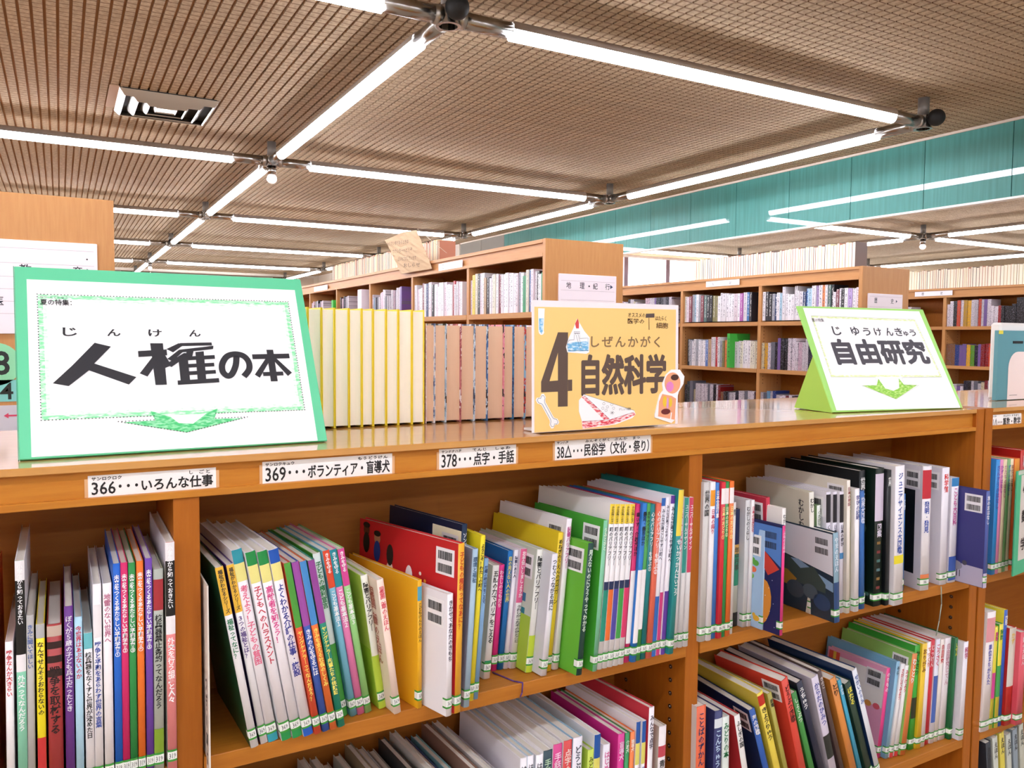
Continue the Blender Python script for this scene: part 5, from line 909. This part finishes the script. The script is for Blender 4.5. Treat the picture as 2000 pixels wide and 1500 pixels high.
# sign 1: large green bordered sign
s1 = sign_root('title_sign', 'large green bordered white sign leaning on the bookcase top, reading human rights books', -.192, .063, 2.293, 27.488)
GRN = mat('62d09c', .5)
obj('board', B(0, .407, 0, .289, -.004, 0, bev=.0008), GRN, s1)
obj('edge_strip', B(-.0012, -.0002, 0, .289, -.006, .0), mat('48a880', .5), s1)
easel(s1, .405, .289, 27.488, mat('50b888', .6), .10).location.x = .001
poly_obj('paper', mm(SG['s1_paper']), .0007, mat('fdfdfd', .6), s1)
bp = mm(SG['s1_border'])
# crayon band just inside the dotted outline
cx_, cy_ = .2, .14
def inset(pts, d):
    n = len(pts); out = []
    ar = sum(pts[i][0]*pts[(i+1) % n][1]-pts[(i+1) % n][0]*pts[i][1] for i in range(n)); sg = 1 if ar > 0 else -1
    for i in range(n):
        p0, p1, p2 = Vector(pts[i-1]), Vector(pts[i]), Vector(pts[(i+1) % n])
        e1 = (p1-p0).normalized(); e2 = (p2-p1).normalized(); n1 = Vector((-e1.y, e1.x))*sg; n2 = Vector((-e2.y, e2.x))*sg
        b = (n1+n2); b = b/max(.35, b.length_squared/2) if b.length > 1e-6 else n1
        out.append(tuple(p1+b*d))
    return out
def band(name, pts, d0, d1, z, m, par, skip=()):
    bm = bmesh.new(); A = inset(pts, d0); Bq = inset(pts, d1); n = len(pts)
    for i in range(n):
        if i in skip: continue
        j = (i+1) % n; ngon(bm, [A[i], A[j], Bq[j], Bq[i]], z)
    bmesh.ops.recalc_face_normals(bm, faces=bm.faces)
    return obj(name, bm, m, par)
rect1 = [bp[0], bp[1], bp[2], bp[10]]
CR = crayon_mat('green_crayon', '8ae8a8', 'e4faea', .5)
CR2 = crayon_mat('light_green_crayon', 'c8f4d4', 'fdfdfd', .42)
band('crayon_band', rect1, .0005, .0065, .0010, CR, s1)
band('crayon_band', rect1, .0065, .011, .0010, CR2, s1)
ar1 = [(bp[3][0]+.004, bp[3][1]+.008), (bp[4][0]-.002, bp[4][1]-.001), (bp[5][0]-.006, bp[5][1]-.0012), bp[6], (bp[7][0]+.006, bp[7][1]-.0012), (bp[8][0]+.002, bp[8][1]-.001), (bp[9][0]-.004, bp[9][1]+.008), (.185, .050), (.195, .040), (.214, .038), (.232, .052)]
poly_obj('crayon_arrow', ar1, .0013, crayon_mat('arrow_crayon', '48cc78', 'a4ecbc', .5), s1)
bm = bmesh.new(); dotted(bm, bp, .0042, .0007, .0017); obj('dotted_outline', bm, mat('303030', .6), s1)
INK = mat('16121a', .5)
poly_obj('lettering', mm(SG['s1_hito']), .0016, INK, s1)
def strokes(name, rect, quads, par, m=INK, z=.0016):
    x0, y0, x1, y1 = rect; bm = bmesh.new()
    for k_, q in enumerate(quads): plate(bm, [(x0+(x1-x0)*a, y0+(y1-y0)*b) for a, b in q], z-.0004, z+.00002*k_)
    return obj(name, bm, m, par)
def bar(xa, ya, xb, yb, wx=0, wy=0): return [(xa-wx, ya-wy), (xb-wx, yb-wy), (xb+wx, yb+wy), (xa+wx, ya+wy)]
# 権 as heavy strokes
strokes('lettering', rc('s1_ken'), [
    bar(0, .74, .36, .78, 0, .07), [(.18, .0), (.32, .0), (.32, 1), (.16, 1)],
    [(.0, .28), (.17, .66), (.26, .62), (.09, .2)], [(.25, .7), (.33, .72), (.40, .46), (.32, .40)],
    [(.36, .86), (.52, 1.0), (.60, .98), (.44, .78)], [(.36, .62), (.52, .84), (.98, .94), (.97, .86), (.56, .78), (.42, .56)],
    bar(.54, .97, .96, .99, 0, .035), [(.34, .50), (.58, .76), (.66, .74), (.40, .42)],
    [(.50, .02), (.62, .02), (.62, .66), (.50, .60)], bar(.56, .62, .98, .66, 0, .045), bar(.56, .44, .96, .47, 0, .042), bar(.56, .26, .97, .29, 0, .042), bar(.46, .04, 1.0, .08, 0, .05),
    [(.72, .06), (.83, .06), (.84, .80), (.73, .78)], [(.62, .86), (.72, .88), (.68, .66), (.60, .66)]], s1)
# の as a heavy ring stroke
x0, y0, x1, y1 = rc('s1_no')
def ribbon(name, pts, wd, par, m=INK, z=.0016):
    bm = bmesh.new(); n = len(pts); L_ = []
    for i, p in enumerate(pts):
        a = Vector(pts[max(0, i-1)]); b = Vector(pts[min(n-1, i+1)]); d = (b-a).normalized(); nn = Vector((-d.y, d.x))*(wd[i] if isinstance(wd, list) else wd)/2; p = Vector(p)
        L_.append((bm.verts.new((p+nn).to_3d()+Vector((0, 0, z))), bm.verts.new((p-nn).to_3d()+Vector((0, 0, z)))))
    for i in range(n-1): bm.faces.new((L_[i][0], L_[i][1], L_[i+1][1], L_[i+1][0]))
    bmesh.ops.recalc_face_normals(bm, faces=bm.faces)
    for f in bm.faces:
        if f.normal.z < 0: f.normal_flip()
    return obj(name, bm, m, par)
w_, h_ = x1-x0, y1-y0; pts = []
pts.append((x0+.56*w_, y0+.84*h_)); pts.append((x0+.5*w_, y0+.5*h_)); pts.append((x0+.36*w_, y0+.2*h_)); pts.append((x0+.22*w_, y0+.13*h_)); pts.append((x0+.10*w_, y0+.28*h_)); pts.append((x0+.11*w_, y0+.55*h_)); pts.append((x0+.28*w_, y0+.82*h_)); pts.append((x0+.54*w_, y0+.9*h_)); pts.append((x0+.78*w_, y0+.82*h_)); pts.append((x0+.9*w_, y0+.6*h_)); pts.append((x0+.88*w_, y0+.34*h_)); pts.append((x0+.7*w_, y0+.1*h_))
def smooth(P, k=5):
    out = []; n = len(P); V = [Vector(p) for p in P]
    for i in range(n-1):
        a, b, c, d = V[max(0, i-1)], V[i], V[i+1], V[min(n-1, i+2)]
        for q in range(k):
            t = q/k; out.append(tuple(.5*((2*b)+(c-a)*t+(2*a-5*b+4*c-d)*t*t+(3*b-a-3*c+d)*t**3)))
    return out+[P[-1]]
ribbon('lettering', smooth(pts), .0092, s1)
strokes('lettering', rc('s1_hon'), [bar(.0, .78, 1, .80, 0, .075), [(.40, 0), (.58, 0), (.58, 1), (.40, 1)], [(.0, .22), (.36, .74), (.5, .74), (.12, .12)], [(.5, .74), (.62, .74), (1, .26), (.88, .16)], bar(.22, .23, .76, .24, 0, .06)], s1)
for k_, s_ in (('s1_r1', 'じ'), ('s1_r2', 'ん'), ('s1_r3', 'け'), ('s1_r4', 'ん')): text_obj('small_lettering', s_, rc(k_), .0012, INK, s1, offset=.02, res=3)
text_obj('small_lettering', '夏の特集：', rc('s1_natsu'), .0016, INK, s1, offset=.01, res=2)
text_obj('small_lettering', 'なつ  とくしゅう', rc('s1_natsur'), .0016, INK, s1)
# sign 2: laminated yellow sign
s2 = sign_root('title_sign', 'yellow laminated sign numbered 4 for natural science, standing at mid bookcase top', .552, .026, 1.4, 1.08)
obj('laminate', B(-.0005, .3275, 0, .2255, -.0016, 0, bev=.0005), mat('f6eef2', .12, 0, 0, 1), s2)
obj('stand', B(.02, .30, 0, .004, -.06, -.0016), mat('e8e4e4', .2), s2)
obj('stand', B(.02, .30, 0, .19, -.0045, -.0018), mat('e8e4e4', .2), s2)
bm = bmesh.new(); plate(bm, [(.0042, .001), (.3200, .001), (.3203, .2170), (.0042, .2140)], -.0002, .0004)
obj('yellow_card', bm, mat('f8d080', .35, 0, 0, .5), s2)
BR = mat('5c483e', .5)
bm = bmesh.new()
P4 = mm(SG['s2_4']); h4 = mm(SG['s2_4h'])
# figure 4: outline cut by a triangular counter, assembled from its pieces
for q in ([P4[0], P4[10], P4[9], h4[1]], ):
    pass
x_a, x_b = .0520, .0728
for q in ([(x_a, .043), (x_b-.0006, .043), (x_b, .1715), (x_a, .1714)], [(.0175, .0688), (x_a, .0692), (x_a, .0885), (.0175, .0868)], [(x_b, .0696), (.0817, .0700), (.0817, .0895), (x_b, .0893)], [(.0175, .0868), (.0344, .0876), (x_a, .1369), (x_a, .1714)]):
    plate(bm, q, .0004, .0008)
obj('numeral', bm, BR, s2)
text_obj('lettering', 'しぜんかがく', rc('s2_ruby'), .0009, mat('8c6c48', .5), s2, res=3, bold=.0004, space=1.25)
text_obj('lettering', '自然科学', rc('s2_main'), .0009, BR, s2, res=3, offset=.008, bold=.0019)
DKI = mat('5a3c20', .7)
text_obj('handwriting', 'オススメの', rc('s2_h1'), .0009, DKI, s2, offset=.01)
text_obj('handwriting', '医学の', rc('s2_h2'), .0009, DKI, s2, offset=.01)
text_obj('handwriting', 'はたらく', rc('s2_h3'), .0009, DKI, s2, offset=.01)
text_obj('handwriting', '細胞', rc('s2_h4'), .0009, DKI, s2, offset=.01)
x0, y0, x1, y1 = rc('s2_h5'); poly_obj('scribble', [(x0, y0), (x1, y0+.001), (x1, y1), (x0+.001, y1-.001)], .0009, mat('584844', .7), s2)
poly_obj('scribble', [(x0+.008, y0-.022), (x0+.0092, y0-.022), (x0+.0085, y0), (x0+.0075, y0)], .0009, DKI, s2)
def ell(c, z, m, par, nm='sticker_art', n=24):
    cx, cy, a, b = (v_/1000 for v_ in c); return poly_obj(nm, [(cx+a*math.cos(2*math.pi*i/n), cy+b*math.sin(2*math.pi*i/n)) for i in range(n)], z, m, par, .0002)
WST = mat('fafafc', .4)
SK = mat('f0a880', .5); OUT = mat('484458', .6); BLU = crayon_mat('blue_crayon', '70b8e4', 'd8eefa', .52); RED = crayon_mat('red_crayon', 'e04858', 'fce8ea', .5)
def grow(pts, d): return inset(pts, -d)
# test tube
x0, y0, x1, y1 = rc('s2_tube'); xm = (x0+x1)/2
tube = [(x0+.001, y1), (x1-.001, y1), (x1-.003, y0+.006)]+[(xm+.0045*math.cos(a), y0+.005+.0048*math.sin(a)) for a in [-.3-i*.5 for i in range(6)]]+[(x0+.0015, y0+.006)]
poly_obj('sticker', grow(tube, .0012), .0010, WST, s2); poly_obj('sticker_art', [(x0+.0012, y0+.027), (x1-.0022, y0+.027), (x1-.0035, y0+.006), (xm, y0+.001), (x0+.0018, y0+.006)], .0013, BLU, s2, .0002)
# spirit lamp
poly_obj('sticker', mm(SG['s2_lamp']), .0011, WST, s2)
poly_obj('sticker_art', mm(SG['s2_liquid']), .0014, BLU, s2, .0002)
poly_obj('sticker_art', mm(SG['s2_flame']), .0014, mat('d84848', .6), s2, .0002)
hl = [(.0745, .1580), (.0850, .1590), (.0855, .1700), (.0965, .1700), (.0975, .1610), (.1150, .1620), (.1160, .1400), (.0720, .1400), (.0705, .1520)]
ribbon('sticker_outline', hl+[hl[0]], .0006, s2, OUT, .0016)
hl = mm(SG['s2_holder']); ribbon('sticker_outline', hl+[hl[0]], .0005, s2, OUT, .0016)
hl = mm(SG['s2_wick']); ribbon('sticker_outline', hl+[hl[0]], .0005, s2, OUT, .0016)
# bone
(a0, b0), (a1, b1) = mm(SG['s2_bone']); d = Vector((a1-a0, b1-b0)); L = d.length; d.normalize(); nn = Vector((-d.y, d.x)); P0 = Vector((a0, b0))
def bone(w, k):
    o_ = []
    prof = [(.0, .0), (-.003, .0035), (-.001, .0075), (.004, .0075), (.0075, .004), (.011, .0026)]
    prof += [(L-x_, y_) for x_, y_ in prof[::-1]]
    for x_, y_ in prof: o_.append(tuple(P0+d*(x_)+nn*(y_+ (w if y_ > 0 else 0))*1 - (d*w if x_ < .002 else -d*w if x_ > L-.002 else d*0)))
    for x_, y_ in prof[::-1][1:-1]: o_.append(tuple(P0+d*(x_)-nn*(y_+(w if y_ > 0 else 0)) - (d*w if x_ < .002 else -d*w if x_ > L-.002 else d*0)))
    return o_
poly_obj('sticker', bone(.0022, 1), .0010, WST, s2)
bo = bone(0, 1); ribbon('sticker_outline', bo+[bo[0]], .0007, s2, OUT, .0014)
# wedge of skin drawing
poly_obj('sticker', mm(SG['s2_cell']), .0011, WST, s2)
poly_obj('sticker_art', mm(SG['s2_band1']), .0014, RED, s2, .0002); poly_obj('sticker_art', mm(SG['s2_band2']), .0015, RED, s2, .0002)
for q in (mm(SG['s2_band1'])[1:3], mm(SG['s2_cell'])[0:2], mm(SG['s2_band2'])[0:3]): ribbon('sticker_outline', q, .0004, s2, OUT, .0018)
for cx, cy in ((.150, .045), (.158, .039), (.168, .043), (.155, .033), (.172, .036), (.148, .037)):
    pp = [(cx+.0028*math.cos(i*.7), cy+.0022*math.sin(i*.7)) for i in range(10)]; ribbon('sticker_outline', pp, .0004, s2, OUT, .0016)
for i in range(8):
    a = i*math.pi/4; ribbon('sticker_outline', [(.169, .028), (.169+.005*math.cos(a), .028+.004*math.sin(a))], .0005, s2, OUT, .0016)
text_obj('handwriting', 'けしょう細胞', (.185, .031, .212, .036), .0016, OUT, s2)
# body diagram sticker
poly_obj('sticker', mm(SG['s2_man']), .0022, WST, s2, .0016)
poly_obj('sticker_art', mm(SG['s2_body']), .0026, SK, s2, .0002)
ell(SG['s2e_head'], .0026, SK, s2); ell(SG['s2e_hair'], .0029, mat('4c2a20', .7), s2)
ell(SG['s2e_throat'], .0029, mat('e888c8', .6), s2)
for k_, c_ in (('lung1', 'f0c838'), ('lung2', 'f0c838'), ('gullet', 'e0a0d0'), ('liver', '6c2020')): ell(SG['s2e_'+k_], .0029, mat(c_, .6), s2)
poly_obj('sticker_art', mm(SG['s2_arm1']), .0029, WST, s2, .0002); poly_obj('sticker_art', mm(SG['s2_arm2']), .0029, WST, s2, .0002)
# sign 3: green tent sign
s3 = sign_root('title_sign', 'light green tent sign with white panel at right, reading independent research', 1.368, .076, -7.175, 27.35)
LG = mat('a4e070', .5)
obj('board', B(0, .409, 0, .273, -.004, 0, bev=.0008), LG, s3)
easel(s3, .407, .273, 27.35, mat('a2cc4c', .55), .125).location.x = .001
poly_obj('paper', mm(SG['s3_paper']), .0007, mat('fdfdfd', .6), s3)
bp3 = mm(SG['s3_border']); LCR = crayon_mat('lime_crayon', 'e4f4a8', 'fcfff4', .5)
band('crayon_band', [bp3[0], bp3[1], bp3[2], bp3[10]], .0004, .005, .0010, LCR, s3)
poly_obj('crayon_arrow', [(.235, .080), (.2435, .0635), (.286, .0617), bp3[6], (.115, .0635), (.158, .0635), (.170, .080), (.180, .055), (.203, .048), (.225, .055)], .0013, crayon_mat('lime_arrow', '8cd048', 'd0f090', .52), s3)
bm = bmesh.new(); dotted(bm, bp3, .0032, .00055, .0016); obj('dotted_outline', bm, mat('5c8050', .6), s3)
GI = mat('3a343e', .5)
text_obj('lettering', '自由研究', rc('s3_main'), .0012, GI, s3, res=3, offset=.008, bold=.0024)
x0, y0, x1, y1 = rc('s3_ruby'); wq = (x1-x0)/9.0
for k_, (s_, u_, sz_) in enumerate((('じ', 0, 1), ('ゆ', 1.9, 1), ('う', 3.15, .9), ('け', 4.35, .9), ('ん', 5.55, .95), ('き', 6.6, .95), ('ゅ', 7.5, .6), ('う', 8.2, .8))):
    text_obj('small_lettering', s_, (x0+u_*wq, y0+.002, x0+(u_+sz_*.85)*wq, y0+(y1-y0)*sz_), .0012, GI, s3, offset=.02, res=3)
text_obj('small_lettering', '夏の特集', rc('s3_natsu'), .0016, GI, s3, res=1)

# ---------------------------------------------------------------- signs on the ends of the tall bookcases
def end_sign(x0, x1, z0, z1, y, label, lines, texts):
    w_ = x1-x0; r = thing('section_sign', label, 'sign', (x0, y-.0105, H+z0)); r.rotation_euler = (R(90), 0, 0); h_ = z1-z0
    obj('board', B(0, w_, 0, h_, -.0105, 0, bev=.002), mat('f4e8ee', .3), r)
    for z in lines: obj('groove', B(.012, w_-.012, h_-z-.0006, h_-z+.0006, 0, .0004), mat('b8a8b0', .6), r)
    for (s, a, b, c, d) in texts: text_obj('lettering', s, (a, h_-d, b, h_-c), .0007, mat('2c2c38', .5), r, res=2, offset=.008)
    return r
e_ = end_sign(-.44, -.013, .163, .507, YE, 'white section board on the left bookcase end, reading education', (.03, .085, .135, .18, .225, .27), (('教', .17, .21, .088, .125), ('育', .345, .375, .088, .125), ('医', .09, .12, .21, .24)))
poly_obj('arrow_mark', [(.39, .344-.118), (.39, .344-.095), (.408, .344-.1065)], .001, mat('3c4460', .5), e_)
bm = bmesh.new(); cyl(bm, (.392, .344-.06, 0), (.392, .344-.06, .001), .003, 12); obj('dot_mark', bm, mat('282830', .5), e_)
bm = bmesh.new(); cyl(bm, (0, 0, 0), (0, -.002, 0), .078, 32)
rs = thing('number_disc', 'pale green round sticker with black 8 on left bookcase end', 'sticker', (-.349, YE, H+.052)); obj('disc', bm, mat('90d8a8', .5), rs)
me = text_mesh('8', -.01, -.04, .042, .048, offset=.02, res=3)
for v_ in me.vertices: v_.co = Vector((v_.co.x, -.0025, v_.co.y))
obj('numeral', me, mat('1c2420', .5), rs)
rs = thing('number_card', 'teal card with black 4 on left bookcase end', 'card', (-.36, YE, H-.046)); obj('card', B(-.06, .075, -.002, 0, -.04, .04), mat('80c8c0', .5), rs)
me = text_mesh('4', .02, -.032, .062, .030, offset=.012, res=2)
for v_ in me.vertices: v_.co = Vector((v_.co.x, -.0025, v_.co.y))
obj('numeral', me, mat('1c2420', .5), rs)
rs = thing('notice', 'small grey notice with red arrow low on left bookcase end', 'notice', (-.36, YE, H-.15)); obj('sheet', B(-.06, .075, -.002, 0, -.055, .05), mat('c8c4cc', .4), rs)
bm = bmesh.new(); vs_ = [bm.verts.new((a, -.003, b)) for a, b in ((.03, .012), (.045, .022), (.045, .015), (.075, .015), (.075, .009), (.045, .009), (.045, .002))]; bm.faces.new(vs_); obj('arrow_mark', bm, mat('d04060', .5), rs)
e_ = end_sign(2.128, 2.498, .10, .500, YB, 'white section board on middle bookcase end, reading geography and travel', (.035, .085, .135, .185, .235), (('地', .045, .075, .042, .075), ('理', .13, .16, .042, .075), ('・', .185, .195, .055, .065), ('紀', .215, .245, .042, .075), ('行', .295, .325, .042, .075)))
poly_obj('arrow_mark', [(.328, .4-.07), (.328, .4-.048), (.346, .4-.059)], .001, mat('3c4460', .5), e_)
e_ = end_sign(4.645, 5.01, .10, .485, YC, 'white section board on right centre bookcase end, reading history', (.02, .09, .14), (('歴', .06, .09, .03, .065), ('史', .235, .265, .03, .065)))
poly_obj('arrow_mark', [(.29, .385-.058), (.29, .385-.038), (.305, .385-.048)], .001, mat('3c4460', .5), e_)
def side_label(X, ya, yb, z0, z1, texts, label):
    r = thing('shelf_label', label, 'label', (X, (ya+yb)/2, H+(z0+z1)/2)); L = yb-ya; h_ = z1-z0
    obj('card', B(-.002, 0, -L/2, L/2, -h_/2, h_/2), mat('f8f0f4', .4), r)
    for s, u in texts:
        me = text_mesh(s, -.012, -h_*.3, .012, h_*.3)
        for v_ in me.vertices: v_.co = Vector((-.0026, L/2-u*L-v_.co.x, v_.co.y))
        obj('lettering', me, mat('282830', .5), r)
side_label(XB-.0005, 3.40, 3.76, .60, .645, (('こ', .2),), 'white label on top rail of the middle tall bookcase')
side_label(XB-.0005, 6.3, 6.75, .60, .645, (('芸', .5),), 'far white label on top rail of middle tall bookcase')
side_label(XC-.0005, 3.59, 3.97, .60, .645, (('伝', .22), ('記', .74)), 'white label reading biography on right centre bookcase')
side_label(XD-.0005, 3.43, 3.81, .595, .64, (('歴', .22), ('史', .72)), 'white label on top rail of the far right bookcase')

# ---------------------------------------------------------------- odds and ends
# crumpled brown handwritten paper clipped to the middle tall bookcase
pr_ = thing('paper_notice', 'crumpled brown paper with handwriting stuck above the middle tall bookcase', 'paper', (XB-.02, 4.28, H+.60))
bm = bmesh.new(); nx, ny = 12, 12; rr = random.Random(3); G = []
cor = ((.44, .30), (-.20, .30), (-.44, .02), (.12, .02))   # (y, z) of tl, tr, br, bl
for j in range(ny+1):
    row = []
    for i in range(nx+1):
        u, v_ = i/nx, j/ny
        yy = (cor[0][0]*(1-u)+cor[1][0]*u)*(1-v_)+(cor[3][0]*(1-u)+cor[2][0]*u)*v_
        zz = (cor[0][1]*(1-u)+cor[1][1]*u)*(1-v_)+(cor[3][1]*(1-u)+cor[2][1]*u)*v_ + (.02*(1-v_)*(1-abs(2*u-1.1)))
        row.append(bm.verts.new((rr.uniform(-.003, .003)+.006*math.sin(5*u+3*v_), yy, zz)))
    G.append(row)
for j in range(ny):
    for i in range(nx): bm.faces.new((G[j][i], G[j+1][i], G[j+1][i+1], G[j][i+1]))
r_ = bmesh.ops.extrude_face_region(bm, geom=bm.faces[:]); bmesh.ops.translate(bm, verts=[g for g in r_['geom'] if isinstance(g, bmesh.types.BMVert)], vec=(.0015, 0, 0))
obj('sheet', bm, mat('c8a884', .8), pr_)
for k_, (s_, z_) in enumerate((('かりたい本があるときは', .245), ('カウンターへどうぞ', .18), ('ほんをさがしています', .115), ('おしらせ', .06))):
    me = text_mesh(s_, 0, 0, .42-.04*k_, .03)
    for v_ in me.vertices: v_.co = Vector((-.011, .36-.11*k_-v_.co.x, z_+v_.co.y-.05*v_.co.x))
    obj('handwriting', me, mat('4c3c30', .7), pr_)
ribbon_s = bmesh.new(); cyl(ribbon_s, (0, -.2, .31), (.03, -.62, .11), .0015, 5); obj('string', ribbon_s, mat('d8c8b0', .7), pr_)
# teal file box and white book on the far right low bookcase
fb = thing('display_book', 'teal book with pale rounded panel standing on right low bookcase', 'book', (2.109, .136, H+.0008))
obj('cover', B(0, .26, 0, .012, 0, .194, bev=.001), mat('5c98a4', .4), fb)
bm = bmesh.new(); pts = [(.052, .001), (.26, .001), (.26, .135)]+[(.052+.045-.045*math.sin(a), .09+.045*math.cos(a)) for a in [i*math.pi/12 for i in range(7)]]
vs_ = [bm.verts.new((a, -.0006, b)) for a, b in pts]; f = bm.faces.new(vs_); bmesh.ops.recalc_face_normals(bm, faces=[f])
obj('cover_panel', bm, mat('f4e4e0', .4), fb)
obj('slot', B(.07, .12, -.0008, 0, .158, .165), mat('202428', .4), fb)
obj('corner_tape', B(.0, .02, -.0007, 0, .184, .1939), mat('e8dc50', .4), fb)
obj('line_mark', B(.062, .1, -.0012, -.0007, .0125, .0135), mat('383838', .5), fb)
wbk = thing('display_book', 'white rounded book standing behind the teal one', 'book', (2.142, .150, H+.0008))
obj('cover', B(0, .26, 0, .03, 0, .216, bev=.006), mat('f0ece8', .4), wbk)
# green index board with white panel among the mathematics books
gb = thing('index_board', 'green index board with white mathematics panel, far right bay', 'sign', (1.894, -.045, H-.4157+.0005)); gb.rotation_euler = (0, 0, R(8))
obj('board', B(0, .2, 0, .004, 0, .262, bev=.0008), mat('48b888', .45), gb)
obj('panel', B(.024, .19, -.0012, 0, .036, .25), mat('dcd4cc', .45), gb)
obj('header', B(.006, .2, -.0008, 0, .252, .262), mat('c8d4c4', .45), gb)
for s_, a, b, c, d in (('41△', .032, .066, .205, .225), ('数', .032, .064, .13, .162), ('学', .032, .064, .06, .092)):
    me = text_mesh(s_, a, c, b, d, offset=.004, res=2, bold=.0006)
    for v_ in me.vertices: v_.co = Vector((v_.co.x, -.002-v_.co.z, v_.co.y))
    obj('lettering', me, mat('201c1c', .5), gb)
# thin white marker card standing out of the middle bay
mk = thing('marker_card', 'thin white card with dark writing standing out at left upright', 'card', (.0205, -.022, H-.80)); mk.rotation_euler = (0, 0, R(0))
obj('card', B(0, .002, 0, .09, 0, .63), mat('e4dcd0', .5), mk)
me = text_mesh('つぎの本はこのうしろ', 0, 0, .012, .25, vertical=True, offset=.02)
for v_ in me.vertices: v_.co = Vector((-.0006, .018-v_.co.x, v_.co.y+.25))
obj('lettering', me, mat('302820', .6), mk)
obj('green_tab', B(-.0004, .0001, .001, .04, .16, .2), mat('58a888', .5), mk)
# ribbon bookmarks
bm = bmesh.new(); pp = [(1.668, -.004, H-.4175), (1.669, -.006, H-.46), (1.664, -.005, H-.50), (1.656, -.004, H-.535)]
for a, b in zip(pp, pp[1:]): cyl(bm, a, b, .0012, 5)
tag(obj('ribbon_bookmark', bm, mat('a8b8a8', .6)), 'pale ribbon bookmark dangling over the shelf edge, right bay', 'bookmark')
bm = bmesh.new(); pp = [(.497, .06, H-.4145), (.512, .012, H-.4147), (.522, -.001, H-.4145), (.519, -.004, H-.43), (.516, -.003, H-.437)]
for a, b in zip(pp, pp[1:]): cyl(bm, a, b, .0013, 5)
tag(obj('ribbon_bookmark', bm, mat('58307c', .6)), 'purple ribbon bookmark lying on the upper shelf, middle bay', 'bookmark')
